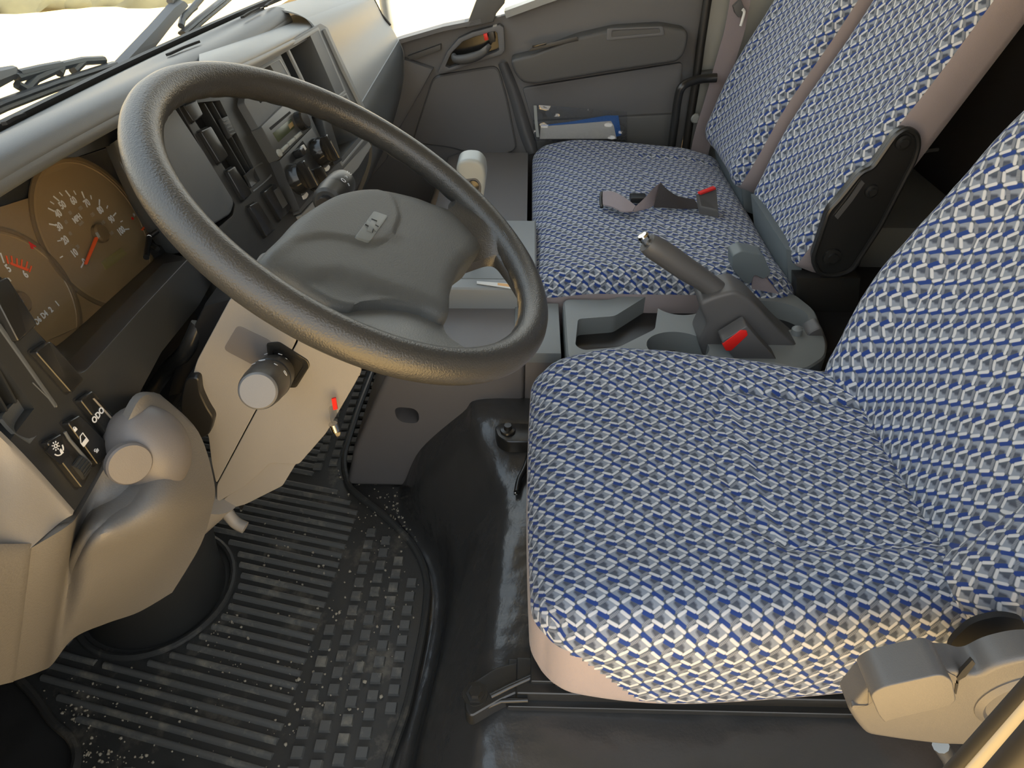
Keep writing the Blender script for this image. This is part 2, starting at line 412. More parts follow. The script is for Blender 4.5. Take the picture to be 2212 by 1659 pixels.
# windscreen glass with its black lower border
XB = [(.10, .575), (.45, .568), (.73, .563), (1.03, .551), (1.36, .525), (1.62, .495), (1.90, .45)]
def wy(x):
    for (a, b), (c, d) in zip(XB, XB[1:]):
        if x <= c: return b+(d-b)*(x-a)/(c-a)
    return XB[-1][1]
def wrow(z, dy): return [V((x, y+dy, z)) for x, y in XB]
struct(patch('window_2', [wrow(.768, 0.004), wrow(1.1, -.10), wrow(1.46, -.20)], M['glass'], n=3, thick=.004, dirv=(0, 1, .2)))
struct(patch('trim_4', [wrow(.764, .001), wrow(.775, -.002)], M['rubseal'], n=3, thick=.006, dirv=(0, 1, .2)))
# --- passenger door (inner face about X = 1.93)
DX = 1.93
def D(px, py, x=DX): return P(px, py, X=x)
door = thing('door_1', 'x', 'x', (DX, 0, .3)); del door['label']; del door['category']; struct(door)
sill = [(800, 112), (870, 88), (960, 62), (1010, 52), (1040, 45), (1092, 32), (1180, 0), (1300, -40), (1530, -95)]
top = [D(*p) for p in sill]
pts = top + [D(1512, 120), D(1495, 210), D(1470, 330), V((DX, -.44, .0)), V((DX, .60, .0)), V((DX, .60, .62))]
dp = prism('door_panel', pts, (.035, 0, 0), M['door'], door, bev=.006)
# window sill pads, light top edge
strip('sill_trim', [D(*p, 1.925) + V((0, 0, .004)) for p in sill[5:]], (1, 0, 0), .05, .016, M['dashlight'], door)
strip('sill_trim', [D(*p, 1.925) + V((0, 0, .004)) for p in sill[:5]], (1, 0, 0), .05, .010, M['door'], door)
prism('mirror_trim', [D(*p, 1.915) for p in ((880, 122), (952, 96), (952, 108), (900, 128), (884, 130))], (.02, 0, 0), M['doordk'], door, bev=.002)
# quarter window divider
prism('window_divider', [D(*p, 1.90) for p in ((1005, 62), (1040, -30), (1095, -30), (1090, 8), (1072, 30), (1066, 48))], (.05, 0, 0), M['doordk'], door, bev=.006)
# raised front panel below the pull, ridge and recess
patch('ridge', [[D(1076, 140, 1.925), D(1100, 210, 1.925), D(1122, 290, 1.925), D(1140, 335, 1.925)],
                [D(1086, 136, 1.905), D(1112, 206, 1.905), D(1136, 288, 1.905), D(1152, 332, 1.905)],
                [D(1096, 134, 1.925), D(1124, 202, 1.925), D(1150, 284, 1.925), D(1166, 328, 1.925)]], M['door'], door, thick=.004, dirv=(-1, 0, 0))
prism('front_panel', [D(*p, 1.918) for p in ((935, 165), (1075, 142), (1095, 210), (1118, 325), (1060, 345), (970, 320), (888, 310))], (.02, 0, 0), M['door'], door, bev=.010, seg=3, r=.02)
prism('lower_panel', [D(*p, 1.919) for p in ((1128, 190), (1475, 135), (1462, 250), (1150, 262))], (.02, 0, 0), M['door'], door, bev=.004, r=.01)
prism('map_pocket', [D(*p, 1.905) for p in ((1150, 262), (1466, 246), (1450, 330), (1165, 345))], (.03, 0, 0), M['doordk'], door, bev=.006, r=.01)
# armrest
at = [(1102, 130), (1150, 118), (1250, 80), (1330, 62), (1430, 56), (1486, 66), (1486, 90), (1478, 118), (1462, 134), (1300, 158), (1160, 182), (1130, 180), (1112, 160)]
ar = prism('armrest', [D(*p, 1.875) for p in at], (.06, 0, 0), M['doordk'], door, bev=.014, seg=4, r=.012)
prism('switch_plate', [P(px, py, X=1.872) for px, py in ((1150, 101), (1246, 78), (1250, 88), (1140, 112))], (.01, 0, -.002), M['panel'], door, bev=.002)
frame_ring('pull_cup', roundpoly([D(*p, 1.872) for p in ((1312, 62), (1432, 57), (1436, 76), (1310, 88))], .005), roundpoly([D(*p, 1.872) for p in ((1322, 66), (1424, 61), (1427, 71), (1321, 80))], .004), (.008, 0, 0), M['door'], door)
prism('window_switch', [D(*p, 1.870) for p in ((1150, 99), (1180, 92), (1180, 97), (1150, 104))], (.004, 0, 0), M['gloss'], door, bev=.001)
# inside pull handle
ho = [(945, 158), (966, 112), (990, 84), (1020, 70), (1080, 54), (1088, 60), (1091, 108), (1084, 118), (955, 160)]
hi_ = [(962, 143), (975, 115), (1000, 90), (1024, 80), (1070, 68), (1074, 72), (1078, 108), (1072, 112), (970, 147)]
frame_ring('handle_bezel', [D(*p, 1.905) for p in ho], [D(*p, 1.905) for p in hi_], (.028, 0, 0), M['door'], door, bev=.003)
prism('handle_recess', [D(*p, 1.926) for p in hi_], (.003, 0, 0), M['gloss'], door, bev=0)
tube('door_handle', catmull([D(980, 118, 1.905), D(985, 128, 1.893), D(1010, 127, 1.888), D(1040, 116, 1.892), D(1058, 98, 1.905)], 5), [.006+.006*sin(pi*i/20) for i in range(21)], M['doordk'], door)
prism('lock_button', [D(*p, 1.90) for p in ((1044, 74), (1052, 72), (1055, 86), (1047, 88))], (.012, 0, 0), M['red'], door, bev=.001)
prism('lock_slider', [D(*p, 1.902) for p in ((1054, 70), (1066, 68), (1070, 90), (1058, 94))], (.012, 0, 0), M['black'], door, bev=.001)
# side window glass
struct(mk('window_3', [(1.945, .50, .56), (1.945, -.55, .70), (1.945, -.55, 1.42), (1.945, .30, 1.42), (1.949, .50, .56), (1.949, -.55, .70), (1.949, -.55, 1.42), (1.949, .30, 1.42)],
          [(0, 1, 2, 3), (7, 6, 5, 4), (0, 4, 5, 1), (1, 5, 6, 2), (2, 6, 7, 3), (3, 7, 4, 0)], M['glass']))
# front kick trim between dashboard end and door, with the hinge pillar strip
struct(prism('trim_5', [P(px, py, X=1.905) for px, py in ((872, 128), (935, 150), (905, 205), (850, 300), (835, 345), (770, 420), (770, 300), (845, 200))], (.03, 0, 0), M['door'], bev=.006))
# B pillar, seals, belt
struct(prism('wall_right', [P(px, py, X=1.93) for px, py in ((1534, -60), (1500, 190), (1470, 345))]+[V((1.93, -.44, 0)), V((1.93, -.98, 0)), V((1.93, -.98, 1.45)), V((1.93, -.48, 1.45))], (.03, 0, 0), M['pillar'], bev=.004))
struct(tube('trim_6', [P(px, py, X=1.905) for px, py in ((1545, -60), (1528, 0), (1513, 100), (1503, 180), (1490, 260), (1478, 345), (1470, 420))], .011, M['rubseal']))
struct(prism('trim_7', [P(px, py, X=1.90) for px, py in ((1500, 158), (1545, 153), (1545, 172), (1498, 176))], (.02, 0, 0), M['doordk'], bev=.003))
struct(lathe('trim_8', P(1502, 255, X=1.90), (-1, 0, 0), [(.013, 0), (.013, .006), (.010, .010), (0, .010)], M['pillar'], n=16))
gb = tube('grab_bar', catmull([P(1548, 168, X=1.86), P(1520, 170, X=1.86), P(1496, 175, X=1.85), P(1476, 185, X=1.84), P(1466, 205, X=1.84), P(1458, 260, X=1.84), P(1450, 320, X=1.84), P(1442, 360, X=1.84)], 5), .011, M['steel'], n=14)
tag(gb, 'bent glossy black tube handrail beside the passenger seat, in front of the grey pillar', 'grab bar')
sb = thing('seat_belt', 'mauve grey seat belt hanging down the far pillar behind the passenger seat', 'seat belt', P(1560, 200, X=1.88))
strip('webbing', catmull([P(1604, -30, X=1.88), P(1588, 60, X=1.88), P(1568, 130, X=1.88), P(1545, 210, X=1.88), P(1520, 290, X=1.88), P(1505, 360, X=1.88)], 5), (0, 1, .1), .05, .002, M['webbing'], sb)
prism('tongue', [P(px, py, X=1.865) for px, py in ((1584, 14), (1600, -2), (1612, 30), (1596, 38), (1588, 28))], (.012, 0, 0), M['doordk'], sb, bev=.002)
tube('hook', catmull([P(px, py, X=1.86) for px, py in ((1604, 20), (1608, 26), (1604, 42), (1600, 56))], 4), .0035, M['paper'], sb, n=8)
# driver's door opening at lower right, very near the camera
ds = [(2000, 1748), (2082, 1659), (2212, 1519), (2330, 1392)]
struct(tube('trim_9', [P(x, y, X=.10) for x, y in ds], .0042, M['rubseal']))
struct(tube('trim_10', [P(x+36, y+22, X=.094) for x, y in ds], .0046, M['body']))
struct(tube('trim_11', [P(x+76, y+44, X=.088) for x, y in ds], .0060, M['rubseal']))
# --- outside
gr = mk('ground', [(-60, -60, -.92), (90, -60, -.92), (90, 90, -.92), (-60, 90, -.92), (-60, -60, -1.1), (90, -60, -1.1), (90, 90, -1.1), (-60, 90, -1.1)],
        [(0, 1, 2, 3), (7, 6, 5, 4), (0, 4, 5, 1), (1, 5, 6, 2), (2, 6, 7, 3), (3, 7, 4, 0)], M['sand']); struct(gr)
random.seed(4)
bm = bmesh.new()
for i in range(320):
    px = random.uniform(-160, 400); lim = 28-25*px/370 + (6 if px > 300 else 0)
    a = P(px, lim-random.random()**1.5*120-6, Z=-.92); a.z = -.92
    q = bmesh.ops.create_icosphere(bm, subdivisions=2, radius=.22+random.random()*.35, matrix=Matrix.Translation(a))
    for vtx in q['verts']:
        vtx.co += (vtx.co-a)*.5*noise.noise(vtx.co*2.5); vtx.co.z = -.92+(vtx.co.z+.92)*.35
sc = finish('scrub', bm, M['scrub'], ang=60); tag(sc, 'low olive brown scrub seen through the top of the windscreen', 'scrub', kind='stuff')
mi = tube('mirror_arm', catmull([P(826, -60, X=2.25), P(832, 0, X=2.25), P(838, 45, X=2.25), P(836, 75, X=2.25), P(826, 100, X=2.2), P(812, 110, X=2.15)], 6), .018, M['dashlight'])
tag(mi, 'grey side mirror arm outside the passenger quarter window', 'mirror arm')
struct(prism('trim_15', [V((.07, .58, .655)), V((.07, .96, .555)), V((.07, .96, .515)), V((.07, .58, .615))], (1.90, 0, 0), M['black'], bev=0))
# cowl below the windscreen
struct(prism('trim_12', [V((0.1, .60, .70)), V((1.9, .50, .70)), V((1.9, .62, .66)), V((.1, .72, .66))], (0, 0, -.1), M['black'], bev=.01))
# wipers
def wp(px, py, dy=.045): # on a plane just outside the glass
    pl = WPL; return P(px, py, pl=pl)
WPL = Pl((.9, .600, .77), (1, 0, 0), (0, -.96, .28))
def wiper(name, label, blade, arm, claws, taper):
    t = thing(name, label, 'wiper', wp(*blade[0]))
    B = [wp(*p) for p in blade]; d = V((0, .012, .008))
    bm = bmesh.new(); tube_bm(bm, B, .0075, 8, flat=.5); finish('blade', bm, M['black'], t)
    tube('squeegee', [b-V((0, .004, .006)) for b in B], .0035, M['rubber'], t, n=6)
    tube('wiper_arm', [wp(*p)+d for p in arm], taper, M['consdk'], t, n=8)
    for a in claws: tube('claw', [wp(*p)+d*.5 for p in a], .0055, M['black'], t, n=8)
    return t
wiper('windscreen_wiper', 'black wiper lying low along the left of the windscreen, with slotted yoke', [(-60, 249), (0, 222), (120, 178), (246, 138)],
      [(-60, 212), (0, 192), (50, 174), (60, 168)], [[(50, 176), (110, 158), (145, 150)], [(55, 168), (100, 157), (145, 148)], [(145, 150), (190, 139), (235, 136)], [(70, 200), (90, 178), (145, 152)], [(170, 160), (190, 140)], [(140, 166), (145, 152)], [(72, 202), (50, 190)]], [.012, .012, .008, .006])
W2 = wiper('windscreen_wiper', 'second wiper, blade tip hanging at the top centre of the windscreen', [(393, 72), (430, 40), (480, 0), (520, -35)],
      [(385, 15), (402, -4), (420, -22), (440, -45)], [[(400, 62), (405, 40), (430, 20)], [(405, 45), (440, 5), (460, -20)]], .006)
prism('arm_root', roundpoly([wp(*p) for p in ((262, 144), (322, 120), (368, 60), (408, 12), (398, 2), (378, 16), (338, 62))], .004), (0, .012, .004), M['door'], W2, bev=.002)
# ================================================================= SEAT RISER, ENGINE COVER, FLOOR MAT
base = [(.09, .165), (.25, .166), (.413, .167), (.555, .150), (.66, .146), (.735, .16), (.80, .195), (.87, .245), (.94, .26)]
topy = [.07, .06, .052, .045, .04, .04, .06, .09, .10]
rows = []
for i in range(9):
    row = []
    for (x, yb), yt in zip(base, topy):
        e = max(0, (.36-x)/.27); zt = .20-.13*e**1.6 + (.03 if x > .8 else 0)
        k = [(yb, 0), (yb-.022, .012), (yb*.6+yt*.4, .45), (yt+.012, .86), (yt-.03, 1.0), (-.12, 1.0), (-.30, 1.0), (-.45, 1.0), (-.60, 1.0)][i]
        z = k[1]*zt if i > 1 else k[1]
        bump_ = .006*noise.noise(V((x*9, k[0]*9, 1))) if 1 < i < 8 else 0
        row.append(V((x, k[0], max(0, z+bump_)+.001)))
    rows.append(row)
ris = patch('seat_riser', rows, M['vinyl'], n=6, thick=.004, dirv=(0, 0.2, 1)); tag(ris, 'glossy black vinyl covered step under the driver seat', 'seat riser')
struct(rbox('trim_13', (.50, -.45, .09), AXS, (.80, .80, .10), .01, M['black']))
# engine cover
ec = thing('engine_cover', 'grey moulded plastic engine cover between driver footwell and console, oval slot in its side', 'engine cover', (1.0, 0, .1))
prof = [(.352, .003), (.325, .10), (.262, .24), (.225, .315), (.19, .328), (.0, .330), (.0, .003)]
bd = prism('body', [V((.938, y, z)) for y, z in prof], (.98, 0, 0), M['cover'], ec, bev=.013, seg=4)
slot = roundpoly([P(px, py, X=.92) for px, py in ((846, 892), (900, 897), (904, 930), (856, 926))], .02, 6)
c1 = prism('c', slot, (.07, 0, 0), M['black'], bev=0); cut(bd, [c1])
struct(rbox('trim_14', (1.45, -.52, .16), AXS, (.92, .90, .30), .01, M['black']))
prism('body_end', [V((.94, .0, .316)), V((.94, -.060, .316)), V((.94, -.060, .12)), V((.94, .0, .12))], (.16, 0, 0), M['cover'], ec, bev=.004)
rw_ = prism('rear_section', [V((.94, -.062, z)) for z in (.215, .12)]+[V((.94, -.40, .12)), V((.94, -.40, .215))], (.17, 0, 0), M['console'], ec, bev=.004)
# boot trim below column
bt = lathe('column_boot', (.685, .62, 0), (-.19, -.34, 1), [(.112, 0), (.108, .02), (.100, .06), (.093, .12), (.084, .22), (.074, .33), (.06, .35), (.05, .36)], M['panel'], n=48)
tag(bt, 'round black boot where the steering column meets the floor', 'column boot')
# mat
def G(px, py): return P(px, py, Z=0)
outl = [(.525, .767), (.500, .725), (.458, .672), (.439, .635), (.415, .612), (.30, .585), (.13, .57), (.13, .20), (.25, .166+.018), (.413, .167+.016), (.483, .166), (.555, .161), (.635, .157), (.716, .161), (.785, .192), (.848, .250), (.905, .318), (.93, .345), (1.0, .372), (1.153, .372), (1.40, .36), (1.55, .40), (1.55, .70), (1.2, .80), (.9, .80), (.62, .86)]
outl = [V((x, y, .002)) for x, y in outl]
mt = thing('floor_mat', 'dirty black ribbed rubber floor mat with raised square studs in the footwell', 'floor mat', (.6, .35, 0))
ob = roundpoly(outl, .05, 4)
prism('mat_base', [p+V((0, 0, .005)) for p in ob], (0, 0, -.005), M['rubber'], mt, bev=.001)
tube('border', [p+V((0, 0, .008)) for p in ob], .0065, M['rubber'], mt, n=8, closed=True)
tube('border', [V((.685+.124*cos(a), .62+.124*sin(a), .009)) for a in [2*pi*i/40 for i in range(40)]], .006, M['rubber'], mt, n=8, closed=True)
def inside(x, y, pad=.014):
    n = len(ob); c = False; dmin = 9
    for i in range(n):
        a, b = ob[i], ob[(i+1) % n]
        if (a.y > y) != (b.y > y) and x < (b.x-a.x)*(y-a.y)/(b.y-a.y)+a.x: c = not c
        ab = b-a; t = max(0, min(1, ((x-a.x)*ab.x+(y-a.y)*ab.y)/max(1e-9, ab.x**2+ab.y**2)))
        dmin = min(dmin, math.hypot(x-a.x-ab.x*t, y-a.y-ab.y*t))
    return c and dmin > pad and math.hypot(x-.685, y-.62) > .138
bm = bmesh.new()
for s in (0, 1):
    pass
def ribmesh():
    bm = bmesh.new(); pr = [(-.0055, 0), (-.0035, .0050), (-.001, .0062), (.001, .0062), (.0035, .0050), (.0055, 0)]
    A = [bm.verts.new((0, x, z)) for x, z in pr]; B = [bm.verts.new((1, x, z)) for x, z in pr]
    for i in range(5): bm.faces.new((A[i], A[i+1], B[i+1], B[i]))
    bm.faces.new(A[::-1]); bm.faces.new(B); bmesh.ops.recalc_face_normals(bm, faces=bm.faces)
    me = bpy.data.meshes.new('rib'); bm.to_mesh(me); bm.free()
    for p in me.polygons: p.use_smooth = True
    me.set_sharp_from_angle(angle=radians(50)); me.materials.append(M['worn']); return me
RM = ribmesh(); rd = V((.217, .976, 0))
ends = [(.421+.02015*i-.0202*2, .337-.0013*(i-2)) for i in range(27)]
ends = [(x, (y if x < .905 else .345+(x-.92)*.42)) for x, y in ends]
def rib(a, b):
    d = b-a
    if d.length < .03: return
    o = bpy.data.objects.new('rib', RM); COL.objects.link(o); setparent(o, mt, a+V((0, 0, .0065))); o.rotation_euler = (0, 0, math.atan2(d.y, d.x)); o.scale = (d.length, 1, 1)
for x, y in ends:
    if x < .40: continue
    a = V((x, y+.006, 0)); s = None; k = 0
    while k < .5:
        p = a+rd*k
        if inside(p.x, p.y, .022):
            if s is None: s = p
        elif s is not None:
            rib(s, p); s = None
        k += .004
    if s is not None: rib(s, a+rd*.5)
for i in range(20):   # toe board part
    x = .965+.0205*i; a = V((x, .425, 0)); rib(a, a+rd*.33)
bm = bmesh.new(); bmesh.ops.create_cube(bm, size=1)
for q in bm.verts: q.co = V((q.co.x*.0165*(1 if q.co.z < 0 else .86), q.co.y*.0175*(1 if q.co.z < 0 else .86), q.co.z*.006+.003))
SM = bpy.data.meshes.new('stud'); bm.to_mesh(SM); bm.free(); SM.materials.append(M['worn'])
cnt = 0
for c in range(-1, 16):
    for r in range(-12, 50):
        x = .436+.0272*r+.0095*c; y = .279-.030*c
        lim = None
        for ex_, ey_ in ends:
            if abs(ex_-x) < .011: lim = ey_
        if lim is None and x < .42: lim = .40
        if lim is None: continue
        if y > lim-.014: continue
        if not inside(x, y, .022): continue
        if cnt >= 300: break
        o = bpy.data.objects.new('stud', SM); COL.objects.link(o); setparent(o, mt, V((x, y, .0065))); cnt += 1
for c in range(7):       # studs before the toe ribs
    for r in range(22):
        x = .985+.0275*r+.012*c; y = .455-.030*c+.0
        if y < .372+.022 or x > 1.5: continue
        if not inside(x, y, .02): continue
        o = bpy.data.objects.new('stud', SM); COL.objects.link(o); setparent(o, mt, V((x, y-.035 if c else y-.035, .0065))); cnt += 1
for c in range(6):
    for r in range(8):
        x = .30+.027*r; y = .575-.030*c-.012
        if x > .385+.02*(c % 2) or not inside(x, y, .02): continue
        o = bpy.data.objects.new('stud', SM); COL.objects.link(o); setparent(o, mt, V((x+.012*(c % 2), y, .0065))); cnt += 1
# grit
random.seed(11); bm = bmesh.new()
def gritat(x, y, z, r):
    q = bmesh.ops.create_icosphere(bm, subdivisions=1, radius=r, matrix=Matrix.Translation((x, y, z)))
    for vt in q['verts']: vt.co += V((random.uniform(-1, 1), random.uniform(-1, 1), random.uniform(-1, 1)))*r*.3
spots = [((870, 1130), 50, 40), ((640, 1190), 60, 60), ((720, 1400), 60, 110), ((560, 1560), 110, 60), ((250, 1590), 90, 60), ((470, 1350), 20, 45), ((170, 1530), 40, 40), ((830, 1250), 60, 60), ((500, 1450), 160, 60), ((200, 1640), 60, 20), ((800, 1060), 40, 30), ((880, 1110), 25, 25)]
for (sx_, sy_), rx, ry in spots:
    for i in range(62):
        q = G(random.gauss(sx_, rx), random.gauss(sy_, ry))
        if inside(q.x, q.y, .0) or q.x > .8: gritat(q.x, q.y, .0085 if inside(q.x, q.y, 0) else .002, random.choice([.0008, .0010, .0013, .0017, .0024]))
for px, py in ((703, 1245), (620, 1615), (648, 1475), (825, 1512), (790, 1480), (1095, 1000), (735, 1330), (470, 1360)):
    q = G(px, py); gritat(q.x, q.y, .010, .0032)
gt = finish('grit', bm, M['pebble'], ang=0); tag(gt, 'pale sandy grit scattered over the rubber floor mat', 'grit', kind='stuff')
# ================================================================= DASHBOARD
da = thing('dashboard', 'wide grey plastic dashboard running across the cab under the windscreen', 'dashboard', (.9, .5, .6))
XS = [.10, .35, .57, .80, .95, 1.10, 1.25, 1.36]
def yc(x): return wy(x)-.004
def hz(x): return .804-.0225*min(1, max(0, (x-.57)/.6))
rows = []
for k in range(8):
    r = []
    for x in XS:
        y0 = yc(x); z = hz(x)
        r.append(V((x,) + [(y0, .766), (y0-.018, .772), (y0-.045, .781), (.475, z-.004), (.450, z), (.434, z-.006), (.430, z-.020), (.455, z-.030)][k]))
    rows.append(r)
patch('top_cover', rows, M['dash'], da, n=6, thick=.006, dirv=(0, .35, 1))
# passenger half: top rolls down into the pale lid, then the rounded front
XP = [1.345, 1.45, 1.60, 1.75, 1.895]
rows = []
for k in range(11):
    r = []
    for i, x in enumerate(XP):
        f = (x-1.345)/.55; y0 = yc(x)
        A = [(y0, .766-.03*f), (y0-.02, .772-.03*f), (.455-.02*f, .780-.04*f), (.410-.012*f, .772-.048*f), (.388, .752-.042*f), (.372-.0*f, .705-.03*f), (.348+.004*f, .66-.01*f), (.330+.010*f, .622+.004*f), (.318+.012*f, .585), (.325+.02*f, .50), (.40, .36)]
        r.append(V((x,)+A[k]))
    rows.append(r)
patch('passenger_top', rows[:8], M['dashlight'], da, n=5, thick=.008, dirv=(0, 1, .6))
patch('passenger_front', [[p+V((0, -.001, -.003)) for p in rows[7]]]+rows[8:], M['dash'], da, n=5, thick=.008, dirv=(0, 1, .2))
tube('lid_edge', [p+V((0, -.001, 0)) for p in rows[7]], .003, M['panel'], da, n=8)
tube('end_seal', [rows[k][-1]+V((.004, 0, .003)) for k in (1, 2, 3, 4, 5, 6)], .005, M['matte'], da, n=8)
# dash mesh core (keeps light out behind the skins)
prism('core', [V((.12, .535, .74)), V((.12, .535, .45)), V((.12, .60, .30)), V((.12, .90, .30)), V((.12, .60, .70))], (1.76, 0, 0), M['black'], da, bev=0)
# defroster slots on top
for (a, b) in (((365, 126), (430, 98)), ((575, 20), (592, 8)), ((525, 44), (560, 24)), ((20, 292), (62, 272))):
    p, q = P(*a, Z=.783), P(*b, Z=.783); p.z = q.z = .7875 if a[0] != 20 else .794
    strip('defroster_slot', [p, (p+q)/2+V((0, .002, 0)), q], (0, 1, -.2), .006, .003, M['matte'], da)
# ---- left fascia (vent, ODO and lock switches)
PL_ = leanplane((.447, .40, .658), 10)
def L(px, py, h=0): return PL_.at(px, py, h)
fa = prism('left_fascia', roundpoly([L(*p) for p in ((-110, 520), (8, 636), (97, 735), (160, 800), (172, 806), (186, 800), (300, 672), (405, 560), (470, 590), (430, 660), (350, 760), (302, 850), (250, 958), (158, 1112), (60, 1005), (-110, 835))], .004), -PL_.n*.030, M['panel'], da, bev=.005, seg=3)
c1 = prism('c', [L(*p, .02) for p in ((-100, 590), (2, 704), (122, 876), (64, 955), (8, 906), (-90, 820))], -PL_.n*.045, M['black'], bev=0)
cut(fa, [c1])
prism('vent_back', [L(*p, -.029) for p in ((-120, 640), (10, 740), (90, 850), (10, 930), (-100, 860))], -PL_.n*.003, M['matte'], da, bev=0)
ve = prism('vent_frame', [L(*p, .0015) for p in ((2, 698), (125, 874), (121, 880), (-4, 704))], -PL_.n*.004, M['dash'], da, bev=.0008)
for k in range(4):
    a = L(-22+k*14-12*k, 742+k*17+8*k, -.006); 
for (p, q) in (((10, 762), (58, 846)), ((-12, 776), (38, 868)), ((-38, 790), (18, 886)), ((-62, 800), (-4, 900))):
    a, b = L(*p, -.004), L(*q, -.004); nn = PL_.n
    mk('vent_slat', [a-PL_.u*.0, b, b-nn*.016+PL_.u*.004, a-nn*.016+PL_.u*.004, a-PL_.u*.002, b-PL_.u*.002, b-nn*.016, a-nn*.016], [(0, 1, 2, 3), (7, 6, 5, 4), (0, 4, 5, 1), (1, 5, 6, 2), (2, 6, 7, 3), (3, 7, 4, 0)], M['panel'], da, ang=20)
# scooped finger pocket under the vent
patch('finger_scoop', [[L(72, 826, .001), L(98, 852, .001), L(124, 877, .001)], [L(50, 850, -.008), L(86, 880, -.008), L(112, 900, -.004)], [L(10, 892, -.006), L(50, 925, -.008), L(92, 925, -.001)], [L(5, 905, .001), L(32, 935, .001), L(65, 958, .001)]], M['dash'], da, n=5, thick=.004, dirv=PL_.n)
def switch(name, c4, h=.007, m=None, par=da, pl=PL_, r=.003, L4=None):
    q = [pl.at(px, py, h*.0) for px, py in c4]
    frame_pts = roundpoly(q, r, 4); c = sum(q, V((0, 0, 0)))/4
    # dark shut line around the button
    prism('switch_gap', [c+(p-c)*1.07+pl.n*.0006 for p in frame_pts], -pl.n*.002, M['matte'], par, bev=0)
    return prism(name, [p+pl.n*h for p in frame_pts], -pl.n*(h+.001), m or M['gloss'], par, bev=.0018, seg=3)
switch('blank_switch', ((-40, 620), (0, 600), (66, 702), (24, 742)))
switch('blank_switch', ((60, 762), (94, 738), (168, 822), (140, 852)))
def cshift(c4): return c4
s_odo = switch('odometer_switch', ((158, 866), (186, 845), (244, 915), (224, 950)))
txt('lettering', 'ODO', PL_, 212, 897, .0078, M['white'], da, h=.0078, bold=.03)
prism('index_line', [L(*p, .0078) for p in ((202, 861), (204, 860), (246, 906), (244, 908))], -PL_.n*.001, M['dim'], da, bev=0)
s_lk = switch('door_lock_switch', ((130, 915), (158, 898), (232, 972), (198, 1008)))
tube('switch_rib', [L(140, 933, .008), L(150, 950, .008), L(196, 1003, .008)], .0014, M['dash'], da, n=8)
# lock pictograms
def icon(name, polys, par=da, pl=PL_, h=.0078, m=None, thick=.0004):
    bm = bmesh.new()
    for po in polys: prism_bm(bm, [pl.at(px, py, h) for px, py in po], -pl.n*thick)
    return finish(name, bm, m or M['white'], par, 20)
def ringpx(cx_, cy_, r1, r2, a0, a1, pl=PL_, h=.0078, n=10, ab=None):
    A, B = ab if ab else pl.ab(cx_, cy_, h); out = []
    o = [pl.pt(A+r1*cos(radians(a0+(a1-a0)*i/n)), B+r1*sin(radians(a0+(a1-a0)*i/n)), h) for i in range(n+1)]
    i_ = [pl.pt(A+r2*cos(radians(a1-(a1-a0)*i/n)), B+r2*sin(radians(a1-(a1-a0)*i/n)), h) for i in range(n+1)]
    return o+i_
def icon3(name, polys, par, pl, m=None):
    bm = bmesh.new()
    for po in polys: prism_bm(bm, po, -pl.n*.0004)
    return finish(name, bm, m or M['white'], par, 20)
def boxab(pl, a, b, w_, h_, hh=.0078): return [pl.pt(a-w_/2, b-h_/2, hh), pl.pt(a+w_/2, b-h_/2, hh), pl.pt(a+w_/2, b+h_/2, hh), pl.pt(a-w_/2, b+h_/2, hh)]
a, b = PL_.ab(162, 926, .0078)
icon3('padlock_symbol', [boxab(PL_, a, b-.001, .0036, .0026), ringpx(0, 0, .0015, .0009, 0, 180, ab=(a, b+.0004))], da, PL_)
a, b = PL_.ab(208, 973, .0078)
icon3('padlock_symbol', [boxab(PL_, a+.0008, b-.001, .0036, .0026), ringpx(0, 0, .0015, .0009, 20, 200, ab=(a-.0006, b+.0006))], da, PL_)
a, b = PL_.ab(181, 951, .0078)
icon3('door_symbol', [[PL_.pt(a+x*.72, b+y*.72, .0078) for x, y in po] for po in (((-.006, -.006), (.006, -.006), (.006, -.005), (-.006, -.005)), ((-.006, -.006), (-.005, -.006), (-.005, .001), (-.006, .001)), ((.005, -.006), (.006, -.006), (.006, .007), (.005, .007)), ((-.006, .001), (-.005, .0005), (.0, .0065), (-.001, .0075)), ((-.001, .0065), (.006, .0065), (.006, .0075), (-.001, .0075)), ((-.005, -.0005), (.005, -.0005), (.005, -.005), (-.005, -.005)))], da, PL_)
s_dm = switch('dimmer_switch', ((84, 958), (118, 938), (188, 1008), (163, 1058)))
prism('dimmer_window', [L(*p, .0076) for p in ((99, 975), (121, 948), (153, 978), (132, 1004))], -PL_.n*.001, M['black'], da, bev=0)
A0, B0 = PL_.ab(124, 967, .0080)
rays = []
for i in range(8):
    t = pi/4*i; d = V((cos(t), sin(t))); e = V((-sin(t), cos(t)))
    rays.append([PL_.pt(A0+d.x*r_+e.x*s_, B0+.002+d.y*r_+e.y*s_, .0080) for r_, s_ in ((.0026, -.0004), (.0040, -.0004), (.0040, .0004), (.0026, .0004))])
icon3('sun_symbol', rays+[ringpx(0, 0, .0019, .0011, 0, 359, ab=(A0, B0+.002), h=.008)], da, PL_)
icon3('dial_symbol', [ringpx(0, 0, .0062, .0052, 190, 262, ab=(A0, B0-.001), h=.008), ringpx(0, 0, .0062, .0050, 300, 350, ab=(A0, B0-.001), h=.008), [PL_.pt(A0+x, B0+y, .008) for x, y in ((.0005, -.003), (.0022, -.003), (.002, -.0075), (-.001, -.007))]], da, PL_)
Cw = L(163, 1012, .002); lathe('dimmer_wheel', Cw-PL_.u*.006, PL_.u, [(.010, 0), (.010, .012)], M['panel'], da, n=40)
for i in range(7):
    t = radians(-50+i*17); p = Cw+(PL_.n*cos(t)+PL_.v*sin(t))*.0100
    strip('wheel_rib', [p-PL_.u*.006, p+PL_.u*.006], PL_.v, .0012, .0012, M['panel'], da)
